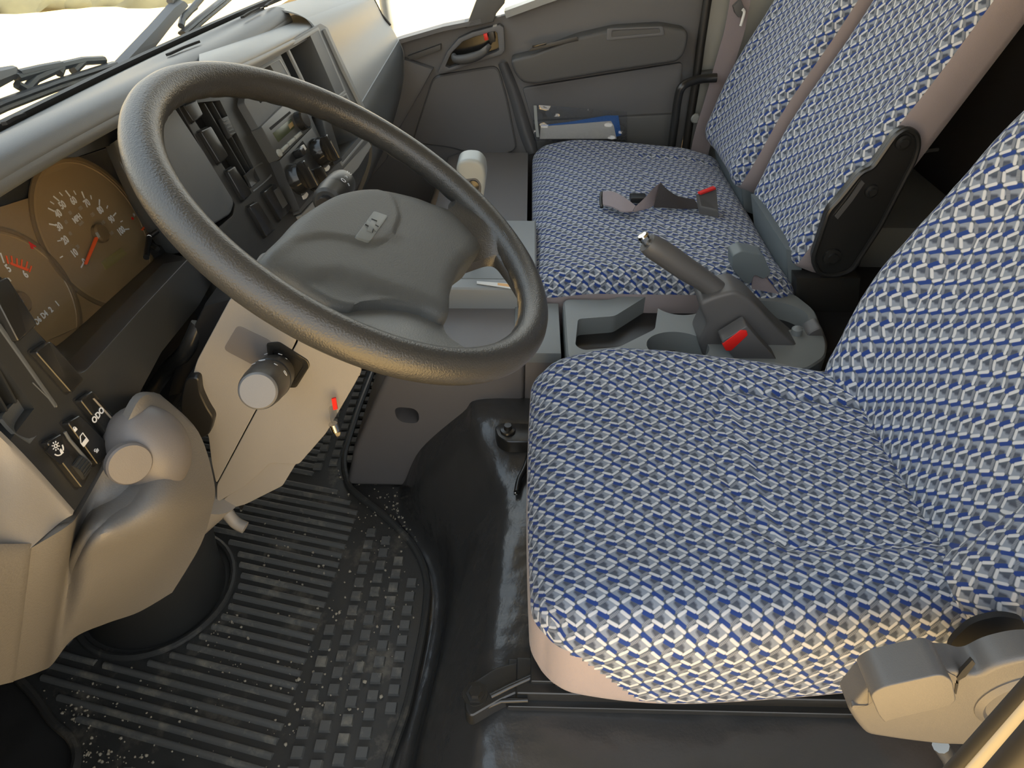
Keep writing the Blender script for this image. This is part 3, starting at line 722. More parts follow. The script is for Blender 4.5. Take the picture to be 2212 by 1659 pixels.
# shelf between fascia ridge and cluster
PC_ = leanplane((.635, .492, .655), 16)
def C(px, py, h=0): return PC_.at(px, py, h)
sh = [[L(8, 640, -.004), L(97, 735, -.004), L(164, 800, -.004), L(186, 797, -.003), L(300, 670, -.003), L(408, 556, -.004)],
      [C(-60, 740), C(40, 742), C(110, 742), C(135, 738), C(245, 640), C(352, 543)]]
patch('cluster_shelf', [sh[0], [(p+q)/2+V((0, 0, -.001)) for p, q in zip(*sh)], sh[1]], M['panel'], da, n=4, thick=.004, dirv=(0, 0, 1))
# cluster hood right cheek and smooth side panel
PR_ = leanplane((.877, .40, .672), 22, 5)
def R_(px, py, h=0): return PR_.at(px, py, h)
patch('hood_cheek', [[C(228, 318, .02), C(262, 395, .01), C(300, 470, .0), C(352, 545, -.001)], [P(248, 305, Y=.45), P(290, 390, Y=.448), P(335, 460, Y=.446), P(390, 538, Y=.442)], [P(270, 290, Y=.440), P(310, 360, Y=.435), P(360, 445, Y=.432), P(425, 520, Y=.425)]], M['dash'], da, n=5, thick=.004, dirv=(0, 0, 1))
prism('side_panel', [R_(*p, .004) for p in ((300, 215), (372, 222), (440, 325), (508, 436), (500, 462), (470, 480), (430, 500), (360, 440), (300, 330))], -PR_.n*.03, M['dash'], da, bev=.004, seg=3, r=.008)
prism('hood_underside', [C(*p, .004) for p in ((-70, 350), (90, 350), (240, 300), (310, 240), (310, 205), (-70, 330))], PC_.n*.02+V((0, -.02, 0)), M['panel'], da, bev=.002)
# ---- centre fascia (five blanks, vent)
cf = prism('centre_fascia', roundpoly([R_(*p) for p in ((350, 165), (470, 118), (538, 150), (529, 219), (645, 419), (672, 470), (560, 640), (500, 640), (430, 560), (455, 505), (503, 465), (508, 440), (438, 325))], .003), -PR_.n*.03, M['panel'], da, bev=.003, seg=3)
c1 = prism('c', [R_(*p, .02) for p in ((425, 212), (500, 205), (587, 380), (548, 412))], -PR_.n*.045, M['black'], bev=0); cut(cf, [c1])
prism('vent_back', [R_(*p, -.029) for p in ((415, 195), (520, 190), (580, 360), (520, 400))], -PR_.n*.003, M['matte'], da, bev=0)
for p, q in (((432, 205), (531, 374)), ((448, 200), (541, 366)), ((466, 200), (549, 358)), ((482, 198), (556, 350))):
    a, b = R_(*p, -.004), R_(*q, -.004); nn = PR_.n
    mk('vent_slat', [a, b, b-nn*.016+PR_.u*.006, a-nn*.016+PR_.u*.006, a-PR_.u*.002, b-PR_.u*.002, b-nn*.016, a-nn*.016], [(0, 1, 2, 3), (7, 6, 5, 4), (0, 4, 5, 1), (1, 5, 6, 2), (2, 6, 7, 3), (3, 7, 4, 0)], M['panel'], da, ang=20)
vt = prism('vent_tab', [R_(*p, .001) for p in ((478, 256), (492, 250), (510, 286), (498, 298))], -PR_.n*.006, M['panel'], da, bev=.001)
for k in range(5): 
    strip('tab_rib', [R_(482+k*4, 262+k*7, .0018), R_(492+k*4, 258+k*7, .0018)], PR_.v, .0016, .0016, M['dash'], da)
patch('finger_scoop', [[R_(530, 378, .001), R_(548, 362, .001), R_(566, 350, .001)], [R_(538, 392, -.006), R_(560, 376, -.007), R_(578, 362, -.002)], [R_(548, 414, .001), R_(568, 398, .001), R_(588, 380, .001)]], M['dash'], da, n=5, thick=.004, dirv=PR_.n)
for c4 in (((388, 232), (416, 218), (432, 252), (412, 268)), ((425, 286), (448, 275), (487, 340), (468, 356)), ((483, 372), (500, 361), (538, 420), (520, 437)), ((531, 448), (549, 437), (588, 498), (568, 515)), ((563, 418), (586, 399), (624, 452), (600, 480))):
    switch('blank_switch', c4, h=.006, pl=PR_)
prism('switch_icon_plate', [R_(*p, .0072) for p in ((592, 412), (602, 404), (622, 440), (612, 450))], -PR_.n*.001, M['radio'], da, bev=0)
# ---- centre stack with cubbies
st = prism('stack_frame', roundpoly([R_(*p, .012) for p in ((538, 140), (692, 50), (706, 58), (790, 236), (802, 300), (648, 462), (642, 424), (527, 222))], .004), -PR_.n*.09, M['dash'], da, bev=.003, seg=3)
cuts = [[(556, 156), (604, 130), (628, 172), (584, 214)], [(624, 104), (688, 66), (744, 196), (690, 240)], [(692, 244), (748, 206), (792, 290), (740, 352)]]
cc = [prism('c', roundpoly([R_(*p, .03) for p in q], .003), -PR_.n*.10, M['black'], bev=0) for q in cuts]
cut(st, cc)
for q in cuts:
    bp = [R_(*p, -.066) for p in q]; c = sum(bp, V((0, 0, 0)))/4; prism('cubby_back', [c+(p-c)*1.15 for p in bp], -PR_.n*.004, M['rear'], da, bev=0)
    o_ = roundpoly([R_(*p, .0125) for p in q], .003); c = sum(o_, V((0, 0, 0)))/len(o_)
    frame_ring('cubby_lip', [c+(p-c)*1.10 for p in o_], [c+(p-c)*.99 for p in o_], -PR_.n*.004, M['dashlight'], da, bev=.001)
prism('divider_bar', [R_(*p, .022) for p in ((676, 182), (692, 190), (740, 346), (722, 358))], -PR_.n*.02, M['panel'], da, bev=.003, r=.003)
TL = [[P(430, 108, Y=.46), P(540, 68, Y=.46), P(641, 30, Y=.46), P(684, 22, Y=.46), P(694, 22, Y=.455)],
      [P(430, 130, Y=.42), P(540, 88, Y=.42), P(645, 48, Y=.42), P(690, 32, Y=.42), P(700, 34, Y=.42)],
      [P(430, 165, Y=.40), P(540, 118, Y=.397), P(620, 80, Y=.394), P(692, 46, Y=.392), P(703, 50, Y=.392)],
      [P(435, 192, Y=.398), P(540, 143, Y=.394), P(620, 100, Y=.391), P(692, 60, Y=.389), P(704, 62, Y=.389)]]
patch('stack_hood', TL, M['dashlight'], da, n=6, thick=.006, dirv=(0, .5, 1))
strip('stack_edge', [R_(702, 62, .015), R_(742, 150, .015), R_(786, 240, .014)], PR_.u, .012, .006, M['dashlight'], da)
prism('stack_ledge', roundpoly([R_(*p, .010) for p in ((650, 464), (796, 304), (803, 316), (775, 362), (730, 412), (690, 448), (660, 478))], .003), -PR_.n*.03, M['dashlight'], da, bev=.003, seg=3)
prism('stack_side', [R_(*p, .0) for p in ((700, 440), (800, 322), (797, 350), (790, 372), (766, 420), (735, 470), (700, 490))], -PR_.n*.06, M['panel'], da, bev=.004)
prism('lower_centre', [V((.78, .47, .60)), V((.78, .44, .46)), V((.78, .56, .30)), V((.78, .60, .60))], (1.1, 0, 0), M['matte'], da, bev=.01)
# radio
ra = thing('car_radio', 'grey car radio with olive display in the centre stack above the heater knobs', 'radio', R_(620, 275))
prism('fascia', [R_(*p, .018) for p in ((564, 274), (632, 208), (675, 273), (604, 345))], -PR_.n*.05, M['radio'], ra, bev=.002, r=.002)
prism('slot', [R_(*p, .0185) for p in ((582, 276), (626, 240), (629, 244), (586, 281))], -PR_.n*.001, M['matte'], ra, bev=0)
prism('display', [R_(*p, .0188) for p in ((590, 287), (628, 256), (637, 275), (602, 307))], -PR_.n*.002, M['lcd2'], ra, bev=.0004)
prism('display_glow', [R_(*p, .0190) for p in ((622, 270), (631, 262), (635, 271), (627, 279))], -PR_.n*.0006, mat('amber_segments', (.30, .20, .06), .5), ra, bev=0)
lathe('knob', R_(647, 262, .018), PR_.n, [(.015, 0), (.0145, .010), (.012, .012), (0, .012)], M['gloss'], ra, n=24)
lathe('knob', R_(602, 331, .018), PR_.n, [(.0055, 0), (.005, .003), (0, .003)], M['softgrey'], ra, n=20)
for k in range(3):
    x0, y0 = 609+k*14.5, 321-k*13.5
    prism('button', [R_(x0+a_, y0+b_, .021) for a_, b_ in ((0, 0), (12, -11), (16, -5), (4, 7))], -PR_.n*.004, M['softgrey'], ra, bev=.0006)
# heater controls
he = thing('heater_control_panel', 'dark heater control panel with rotary knobs below the radio', 'heater controls', R_(660, 360))
prism('fascia', [R_(*p, .017) for p in ((604, 346), (674, 275), (721, 361), (648, 452))], -PR_.n*.05, M['panel'], he, bev=.0015)
for (px, py, r_) in ((638, 388, .0235), (688, 330, .0235), (670, 390, .0165)):
    c0 = R_(px, py, .017)
    kn = lathe('knob', c0, PR_.n, [(r_, 0), (r_, .004), (r_*.86, .012), (r_*.80, .016), (r_*.5, .0165), (0, .0165)], M['gloss'], he, n=36)
    rbox('grip', c0+PR_.n*.022, (PR_.u, PR_.v, PR_.n), (r_*.42, r_*1.75, .014), .003, M['gloss'], kn)
    rbox('pointer', c0+PR_.n*.0295-PR_.v*r_*.2, (PR_.u, PR_.v, PR_.n), (r_*.10, r_*1.2, .001), 0, M['chrome'], kn)
    prism('scale', [c0+PR_.n*.001+(PR_.u*cos(t)+PR_.v*sin(t))*rr for rr, t in [(r_*1.3, radians(-110+i*8)) for i in range(6)]+[(r_*1.05, radians(-70-i*8)) for i in range(6)]], -PR_.n*.001, M['paper'], he, bev=0)
prism('slider_slot', [R_(*p, .0175) for p in ((632, 330), (654, 304), (664, 318), (640, 344))], -PR_.n*.001, M['matte'], he, bev=0)
rbox('slider', R_(647, 330, .024), (PR_.u, PR_.v, PR_.n), (.016, .012, .014), .003, M['gloss'], he)
rbox('slider_tab', R_(655, 320, .024), (PR_.u, PR_.v, PR_.n), (.010, .008, .004), .001, M['paper'], he)
# ---- instrument cluster
ic = thing('instrument_cluster', 'instrument cluster with painted tan reflection, speedometer and rev counter behind clear lens', 'instrument cluster', C(150, 560))
prism('back_plate', [C(*p, -.012) for p in ((-90, 380), (60, 372), (235, 318), (300, 420), (360, 545), (120, 752), (-90, 760))], -PC_.n*.01, M['panel'], ic, bev=.002)
fp = prism('dial_reflection_plate', roundpoly([C(*p, -.008) for p in ((-90, 462), (0, 447), (60, 428), (120, 418), (160, 420), (205, 448), (262, 505), (352, 545), (182, 706), (120, 714), (60, 745), (-90, 760))], .006), -PC_.n*.003, M['dial'], ic, bev=.0006)  # plate cut and coloured as the tan reflection on the lens
def gauge(cx_, cy_, r_, h, parts):
    c = C(cx_, cy_, h); a, b = PC_.ab(cx_, cy_, h); return a, b
ga, gb_ = PC_.ab(212, 505, -.0075); ta, tb = PC_.ab(38, 655, -.0075)
import math as _m
def dist(px, py, a, b): x, y = PC_.ab(px, py, -.0075); return _m.hypot(x-a, y-b), _m.degrees(_m.atan2(y-b, x-a))
rs = dist(90, 520, ga, gb_)[0]; rt = dist(145, 610, ta, tb)[0]
for nm, a, b, rr in (('speedometer', ga, gb_, rs), ('rev_counter', ta, tb, rt)):
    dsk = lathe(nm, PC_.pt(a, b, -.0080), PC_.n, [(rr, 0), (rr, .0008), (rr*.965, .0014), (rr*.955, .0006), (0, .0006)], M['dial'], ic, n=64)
    frame_ring('ring', [PC_.pt(a+rr*1.06*cos(2*pi*i/60), b+rr*1.06*sin(2*pi*i/60), -.006) for i in range(60)], [PC_.pt(a+rr*cos(2*pi*i/60), b+rr*sin(2*pi*i/60), -.006) for i in range(60)], -PC_.n*.002, M['dialdk'], dsk, bev=.0008)
    lathe('needle_hub', PC_.pt(a, b, -.0072), PC_.n, [(.011, 0), (.011, .005), (.009, .007), (0, .007)], M['dialdk'], dsk, n=24)
def T(s, px, py, size=.0108, m='white', rot=0.0): return txt('numeral', s, PC_, px, py, size, M[m], ic, h=-.0066, rot=rot, xs=.85, bold=.035)
for s, px, py in (('0', 183, 566), ('10', 161, 547), ('20', 141, 519), ('30', 128, 490), ('40', 126, 462), ('50', 135, 443), ('60', 159, 434), ('70', 188, 439), ('80', 217, 454), ('90', 241, 474), ('100', 262, 499)): T(s, px, py)
for s, px, py in (('20', 168, 533), ('40', 152, 505), ('60', 143, 480), ('80', 152, 460), ('100', 174, 450), ('120', 200, 464), ('140', 223, 481), ('160', 241, 504)): T(s, px, py, .0055, 'dim')
T('MPH', 167, 472, .0088); T('km/h', 175, 482, .0055, 'dim')
T('5', 18, 580, .0105); T('6', 55, 593, .0105); T('r/min', 10, 610, .0085)
for s, px, py in (('1', 124, 656), ('2', 110, 669), ('D4', 96, 680), ('D6', 82, 693), ('N', 68, 704)): T(s, px, py, .0082)
T('H', 290, 464, .005)
def tick(px, py, a, b, ln, wd, m):
    x, y = PC_.ab(px, py, -.0066); d = V((x-a, y-b)).normalized(); e = V((-d.y, d.x))
    return [PC_.pt(x+d.x*s*ln/2+e.x*q*wd/2, y+d.y*s*ln/2+e.y*q*wd/2, -.0066) for s, q in ((-1, -1), (1, -1), (1, 1), (-1, 1))]
big = [(178, 573), (113, 485), (111, 453), (122, 429), (147, 418), (180, 421), (215, 437), (248, 463), (275, 495)]
sml = [(133, 555), (128, 520), (113, 438), (132, 419), (162, 416), (197, 426), (232, 447), (263, 478)]
icon3('ticks', [tick(*p, ga, gb_, .0078, .0016, 0) for p in big]+[tick(*p, ga, gb_, .0048, .0012, 0) for p in sml]+[tick(5, 557, ta, tb, .010, .0016, 0)], ic, PC_)
icon3('red_ticks', [tick(*p, ta, tb, .008, .0016, 0) for p in ((16, 561), (26, 561), (37, 566), (47, 568), (58, 572), (66, 581))]+[[C(*p, -.0066) for p in ((22, 566), (23, 571), (60, 586), (63, 581))]], ic, PC_, M['orange'])
prism('needle', [C(*p, -.001) for p in ((207, 512), (215, 511), (189, 571), (184, 570))], -PC_.n*.002, M['orange'], ic, bev=.0004)
prism('needle', [C(*p, -.001) for p in ((42, 646), (45, 653), (10, 672), (6, 664))], -PC_.n*.002, M['orange'], ic, bev=.0004)
prism('needle_cap', [C(*p, -.0002) for p in ((207, 503), (211, 501), (217, 511), (213, 514))], -PC_.n*.001, M['softgrey'], ic, bev=0)
prism('needle_cap', [C(*p, -.0002) for p in ((39, 641), (44, 640), (52, 652), (47, 655))], -PC_.n*.001, M['softgrey'], ic, bev=0)
prism('trip_display', [C(*p, -.0066) for p in ((219, 566), (262, 535), (275, 548), (230, 583))], -PC_.n*.001, M['lcd'], ic, bev=0)
icon3('warning_light', [[C(*p, -.0066) for p in ((61, 519), (65, 521), (74, 538), (68, 537))], [C(*p, -.0066) for p in ((66, 524), (80, 530), (77, 534), (67, 532))]], ic, PC_, M['red'])
for q in (((300, 500), (300, 500)),):
    pass
prism('temperature_tick', [C(*p, -.0066) for p in ((285, 468), (290, 472), (288, 475), (284, 472))], -PC_.n*.0005, M['red'], ic, bev=0)
prism('needle', [C(*p, -.003) for p in ((317, 482), (320, 484), (309, 498), (306, 495))], -PC_.n*.001, M['orange'], ic, bev=0)
for q in (((40, 700), (120, 640)), ): pass
for a_, b_ in (((183, 700), (105, 735)), ):
    strip('mask_seam', [C(*a_, -.0064), C(*b_, -.0064)], PC_.u, .0012, .0008, M['dialdk'], ic)
# reset stems poking through the lens
for a_, b_, r_ in (((322, 512), (316, 556), .0035), ((325, 510), (352, 490), .003), ((324, 526), (341, 538), .0028)):
    tube('reset_stem', [C(*a_, .012), C(*b_, .030)], r_, M['black'], ic, n=10)
tube('reset_stem', [C(321, 505, -.006), C(322, 512, .014)], .0028, M['satin'], ic, n=8)
mk('lens', [C(-100, 420, .012), C(40, 400, .012), C(230, 330, .012), C(356, 545, .012), C(124, 750, .012), C(-100, 790, .012)], [(0, 1, 2, 3, 4, 5)], M['lens'], ic)
# ---- knee panel, bump, corner
def K(px, py, x): return P(px, py, X=x)
kn = [[K(65, 1185, .315), K(146, 1136, .345), K(172, 1106, .390), K(215, 1030, .424), K(256, 955, .447), K(302, 862, .475), K(346, 852, .53)],
      [K(55, 1255, .31), K(132, 1205, .342), K(160, 1180, .388), K(208, 1110, .402), K(268, 1050, .430), K(352, 965, .470), K(428, 932, .530)],
      [K(50, 1290, .307), K(122, 1250, .340), K(150, 1225, .380), K(200, 1165, .366), K(280, 1130, .388), K(375, 1080, .430), K(463, 1045, .520)],
      [K(46, 1330, .305), K(115, 1295, .340), K(142, 1272, .376), K(195, 1225, .372), K(280, 1195, .400), K(375, 1155, .445), K(458, 1100, .520)],
      [K(39, 1400, .30), K(102, 1372, .336), K(128, 1352, .372), K(180, 1310, .378), K(260, 1275, .41), K(345, 1230, .452), K(432, 1180, .505)],
      [K(31, 1471, .295), K(88, 1450, .332), K(113, 1435, .366), K(160, 1378, .385), K(232, 1346, .418), K(300, 1322, .45), K(372, 1280, .48)]]
kn_old = [[K(65, 1185, .315), K(158, 1128, .362), K(246, 968, .435), K(302, 862, .465), K(346, 852, .52)],
      [K(55, 1255, .31), K(142, 1200, .362), K(236, 1060, .42), K(350, 985, .462), K(428, 932, .525)],
      [K(47, 1325, .305), K(128, 1280, .362), K(222, 1170, .412), K(338, 1110, .462), K(462, 1045, .525)],
      [K(39, 1400, .30), K(118, 1365, .357), K(206, 1275, .402), K(310, 1225, .45), K(440, 1165, .505)],
      [K(31, 1471, .295), K(108, 1440, .352), K(172, 1362, .392), K(262, 1336, .43), K(362, 1288, .465)]]
patch('knee_panel', kn, M['knee'], da, n=7, thick=.010, dirv=(-.5, -1, .1))
patch('corner_return', [[K(-90, 862, .34), K(-20, 925, .35), K(60, 1004, .353), K(157, 1112, .357)], [K(-95, 960, .325), K(-25, 1010, .335), K(50, 1062, .338), K(128, 1130, .345)], [K(-100, 1192, .27), K(-40, 1190, .285), K(10, 1188, .30), K(64, 1186, .312)]], M['shroud'], da, n=5, thick=.006, dirv=(-1, -.4, .2))
patch('corner_side', [[K(-120, 1193, .26), K(-40, 1191, .28), K(63, 1188, .311)], [K(-120, 1340, .25), K(-40, 1340, .265), K(45, 1335, .301)], [K(-120, 1500, .245), K(-45, 1490, .26), K(29, 1473, .292)]], M['knee'], da, n=5, thick=.006, dirv=(-1, -.2, 0))
bc = K(350, 982, .454)
bm = bmesh.new(); bmesh.ops.create_uvsphere(bm, u_segments=40, v_segments=20, radius=1)
bn_ = V((-.50, -.84, .22)).normalized(); bu = V((.84, -.50, 0)).normalized(); bv = bn_.cross(bu)
for q in bm.verts:
    x, y, z = q.co; s_ = 1.0 if abs(z) > 1 else 1
    q.co = bc - bn_*.024 + bu*x*.037 + bv*y*.046 + bn_*z*.035
finish('bolster_bump', bm, M['cover'], da, 60)  # shade on the bump put into a darker plastic than the panel
cc_ = K(280, 1000, .428)
lathe('round_cap', cc_-bn_*.004, (-.62, -.75, .2), [(.0195, 0), (.0195, .006), (.018, .008), (0, .0085)], M['cover'], da, n=36)  # cap takes the same darker plastic in place of shade
# ================================================================= STEERING COLUMN
co = thing('steering_column', 'smooth grey plastic steering column shroud slanting down below the wheel', 'steering column', (.64, .35, .45))
def S_(px, py, x=.585): return P(px, py, X=x)
prism('front_shroud', roundpoly([S_(*p) for p in ((500, 640), (560, 640), (643, 690), (641, 735), (612, 790), (562, 868), (467, 1046), (457, 1000), (450, 940), (402, 862), (425, 780))], .008), (.095, 0, 0), M['shroud'], co, bev=.012, seg=4)
prism('rear_shroud', roundpoly([S_(*p) for p in ((646, 690), (700, 720), (783, 798), (766, 830), (705, 935), (645, 1004), (585, 1000), (530, 1050), (468, 1086), (468, 1048), (564, 869), (614, 791), (644, 737))], .006), (.080, 0, 0), M['shroud'], co, bev=.010, seg=4)
prism('lower_shroud', roundpoly([S_(*p, .59) for p in ((580, 992), (648, 988), (610, 1050), (560, 1075), (530, 1090), (500, 1098), (482, 1080))], .004), (.075, 0, 0), M['shroud'], co, bev=.006, seg=3)
prism('label_plate', roundpoly([S_(*p, .5845) for p in ((513, 702), (588, 738), (568, 800), (482, 755))], .006), (.004, 0, 0), M['cover'], co, bev=.0003)
tube('tilt_lever', catmull([S_(478, 1078, .60), S_(490, 1105, .588), S_(508, 1128, .583), S_(530, 1140, .58)], 5), [.008]*16, M['shroud'], co, n=10)
prism('lever_bracket', [S_(*p, .60) for p in ((508, 1070), (540, 1052), (536, 1075), (522, 1105), (505, 1085))], (.03, 0, 0), M['black'], co, bev=.003)
prism('ignition_shroud', roundpoly([S_(*p, .575) for p in ((400, 818), (428, 815), (432, 850), (446, 880), (462, 905), (452, 940), (430, 950), (398, 918), (388, 880), (392, 850))], .006), (.03, 0, 0), M['black'], co, bev=.006, seg=3)
prism('inner_shroud', [S_(*p, .62) for p in ((440, 660), (520, 640), (470, 760), (420, 800), (400, 850), (360, 860), (380, 780))], (.08, 0, 0), M['black'], co, bev=.006)
tube('wiring', catmull([S_(325, 850, .64), S_(360, 800, .64), S_(400, 760, .62), S_(430, 700, .63)], 5), .009, M['steel'], co)
tube('shaft', [(.60, .40, .36), (.60, .56, .20)], .042, M['shroud'], co, n=20)
# combination stalks
so = [S_(*p, .583) for p in ((575, 742), (602, 740), (665, 780), (669, 792), (640, 838), (618, 838), (580, 800))]; so = roundpoly(so, .003)
c = sum(so, V((0, 0, 0)))/len(so)
frame_ring('stalk_slot', so, [c+(p-c)*.70 for p in so], (.006, 0, 0), M['gloss'], co, bev=.001)
prism('slot_inner', [c+(p-c)*.75+V((.0015, 0, 0)) for p in so], (.001, 0, 0), M['black'], co, bev=0)
def stalk(name, label, p0, p1, r, dots=True):
    t = thing(name, label, 'control stalk', p0); ax = (p1-p0); ln = ax.length; ax.normalize()
    tube('stem', [p0, p0+ax*ln*.35], r*.55, M['black'], t)
    lathe('collar', p0+ax*ln*.12, ax, [(r*.80, 0), (r*1.0, .003), (r*1.06, ln*.25), (r*1.08, ln*.34), (r*.98, ln*.36)], M['panel'], t, n=40)
    lathe('twist_knob', p0+ax*ln*.47, ax, [(r*1.02, 0), (r*1.06, .004), (r*1.02, ln*.30), (r*.96, ln*.45), (r*.90, ln*.50)], M['panel'], t, n=40)
    lathe('end_cap', p0+ax*ln*.955, ax, [(r*.90, 0), (r*.88, .002), (r*.80, .0038), (0, .0042)], M['capgrey'] if dots else M['panel'], t, n=40)
    return t, ax
t1, ax1 = stalk('light_stalk', 'fat light switch stalk with round pale end, pointing at the viewer from the column', S_(600, 800, .583), S_(556, 846, .487), .0200)
def onstalk(par, p0, ax, f, ang, r, s, size):
    b = (RT-ax*RT.dot(ax)).normalized(); a = (UP-ax*UP.dot(ax)); a = (a-b*a.dot(b)).normalized()
    nn = (a*cos(ang)+b*sin(ang)); pl = Pl(p0+ax*f+nn*r, nn.cross(ax), nn)
    pl.u = ax.cross(nn)*-1; pl.v = pl.n.cross(pl.u)
    txt('symbol', s, pl, 0, 0, size, M['white'], par, at=pl.o+nn*.0004)
p0, p1 = S_(600, 800, .583), S_(556, 846, .487); ln = (p1-p0).length
for ang, s, f in ((-.1, 'O', .62), (-.35, '*', .74), (.55, '*', .70), (1.1, 'D', .68), (-.3, '*', .22), (.35, '=', .22), (.7, '-', .26)):
    onstalk(t1, p0, ax1, ln*f, ang, .0222, s, .009)
q0, q1 = P(700, 445, X=.72), P(742, 392, X=.80)
t2, ax2 = stalk('wiper_stalk', 'wiper stalk with white symbols showing behind the far edge of the wheel hub', q0, q1, .017, False)
for ang, s, f in ((.7, 'O', .55), (.7, 'v', .7), (.7, 'm', .85), (1.1, '*', .6)): onstalk(t2, q0, ax2, (q1-q0).length*f, ang, .0185, s, .009)
# tags hanging on the key
kt = thing('key_tag', 'clear and red key tag hanging below the steering column', 'key tag', S_(716, 900, .574))
prism('red_tag', [S_(*p, .574) for p in ((716, 862), (725, 860), (729, 884), (720, 886))], (.002, 0, 0), M['red'], kt, bev=0)
prism('clear_sleeve', roundpoly([S_(*p, .5745) for p in ((709, 880), (724, 876), (729, 905), (736, 938), (729, 947), (719, 930))], .003), (.0015, 0, 0), M['film'], kt, bev=0)
tube('coin', [S_(719, 915, .572), S_(725, 930, .572)], .005, M['chrome'], kt)
wt = prism('paper_tag', [S_(*p, .60) for p in ((762, 788), (778, 788), (777, 811), (757, 806))], (.001, .0, 0), M['paper'], bev=0); tag(wt, 'small white paper tag hanging under the wheel rim', 'tag')
# ================================================================= STEERING WHEEL
WC = V((.643, .162, .713)); t = radians(34)
PW = Pl(WC, (1, 0, 0), (0, -sin(t), cos(t)))
wh = thing('steering_wheel', 'large worn black steering wheel with grey hub pad and emblem', 'steering wheel', WC)
RR = .205; N = 160; pts = []; rad = []
for i in range(N):
    a = 2*pi*i/N; pts.append(PW.pt(RR*cos(a), RR*sin(a), 0)); rad.append(.0168+.0007*abs(sin(a*30))*(1 if sin(a) < .2 else .3))
bm = bmesh.new(); rings = []
for i in range(N):
    a = 2*pi*i/N; d = PW.u*cos(a)+PW.v*sin(a); ring = []
    for k in range(20):
        b_ = 2*pi*k/20; rr = .0167; grip = 0
        if cos(b_) < .3 and sin(b_) < .2: grip = .0009*max(0, sin(a*48))
        ring.append(bm.verts.new(pts[i]+d*cos(b_)*(rr-grip)+PW.n*sin(b_)*(rr*1.02-grip)))
    rings.append(ring)
for i in range(N):
    A, B = rings[i], rings[(i+1) % N]
    for k in range(20): bm.faces.new((A[k], B[k], B[(k+1) % 20], A[(k+1) % 20]))
finish('rim', bm, M['rim'], wh, 80)
def WP(px, py, h): return PW.at(px, py, h)
# spokes: thick blended webs between hub and rim
def web(name, rows, m, n=6, th=.018): return patch(name, rows, m, wh, n=n, thick=th, dirv=PW.n, ang=60)
web('spoke', [[WP(860, 452, -.040), WP(900, 500, -.035), WP(950, 560, -.035), WP(960, 590, -.045)],
              [WP(940, 456, -.022), WP(985, 492, -.016), WP(1022, 532, -.018), WP(1024, 566, -.028)],
              [WP(980, 445, -.008), WP(1030, 480, -.002), WP(1068, 525, -.003), WP(1078, 552, -.010)],
              [WP(985, 418, -.004), WP(1050, 470, .006), WP(1095, 535, .006), WP(1108, 580, -.004)],
              [WP(1000, 405, -.002), WP(1070, 475, .012), WP(1120, 555, .010), WP(1135, 620, -.002)]], M['rim'])
web('spoke', [[WP(640, 640, -.030), WP(760, 655, -.028), WP(880, 660, -.028), WP(955, 690, -.030)],
              [WP(700, 668, -.022), WP(790, 690, -.019), WP(890, 700, -.018), WP(965, 722, -.022)],
              [WP(735, 690, -.012), WP(830, 722, -.009), WP(915, 738, -.008), WP(1000, 748, -.014)],
              [WP(765, 712, .000), WP(845, 750, .001), WP(920, 765, .0), WP(1030, 764, -.006)]], M['spoke'])
# hub pad
ol = [PW.ab(px, py, -.026) for px, py in ((548, 575), (590, 530), (640, 480), (720, 434), (800, 423), (880, 437), (930, 454), (965, 466), (1000, 490), (1025, 515), (1035, 537), (1027, 560), (1000, 582), (980, 610), (966, 650), (958, 702), (900, 684), (830, 673), (770, 677), (742, 686), (690, 674), (620, 634), (560, 604))]
oc = catmull([V((a, b, 0)) for a, b in ol], 8, True); cen = V((.0, -.035, 0))
ocl = len(oc)
lineA = [PW.ab(px, py, -.010) for px, py in ((480, 640), (560, 575), (640, 520), (700, 510), (760, 520), (810, 530), (845, 512), (862, 470), (850, 430), (700, 300), (480, 400))]
lineB = [PW.ab(px, py, -.010) for px, py in ((480, 720), (560, 640), (640, 588), (720, 578), (840, 612), (900, 640), (965, 672), (1100, 720), (1100, 900), (480, 900))]
def sdpoly(x, y, poly):
    n = len(poly); ins = False; dm = 9
    for i in range(n):
        ax_, ay_ = poly[i]; bx_, by_ = poly[(i+1) % n]
        if (ay_ > y) != (by_ > y) and x < (bx_-ax_)*(y-ay_)/(by_-ay_)+ax_: ins = not ins
        dx, dy = bx_-ax_, by_-ay_; tt = max(0, min(1, ((x-ax_)*dx+(y-ay_)*dy)/(dx*dx+dy*dy+1e-12)))
        dm = min(dm, math.hypot(x-ax_-dx*tt, y-ay_-dy*tt))
    return dm if ins else -dm
def sm(x, a, b): q = max(0, min(1, (x-a)/(b-a))); return q*q*(3-2*q)
bm = bmesh.new(); prof = [(1.0, -.055), (1.0, -.034), (.995, -.026), (.98, -.019), (.95, -.0145), (.91, -.0125), (.85, -.011)]+[(.85*(1-i/13), -.010+.001*i/13) for i in range(1, 13)]
rings = []
for s_, h in prof:
    ring = []
    for p in oc:
        q = cen+(p-cen)*s_; hh = h
        if s_ < .97: hh += .0030*sm(sdpoly(q.x, q.y, lineA), -.004, .004)*sm(.97-s_, 0, .1) - .0050*sm(sdpoly(q.x, q.y, lineB), -.003, .012)*sm(.97-s_, 0, .12)
        ring.append(bm.verts.new(PW.pt(q.x, q.y, hh)))
    rings.append(ring)
n_ = len(oc)
for A, B in zip(rings, rings[1:]):
    for k in range(n_): bm.faces.new((A[k], A[(k+1) % n_], B[(k+1) % n_], B[k]))
bm.faces.new(rings[-1]); bm.faces.new(rings[0][::-1])
pad = finish('hub_pad', bm, M['pad'], wh, 60)
eh = -.0052
ep = prism('emblem', [WP(*p, eh) for p in ((808, 455), (839, 466), (800, 521), (767, 511))], -PW.n*.003, M['emblem'], wh, bev=.0007, r=.003)
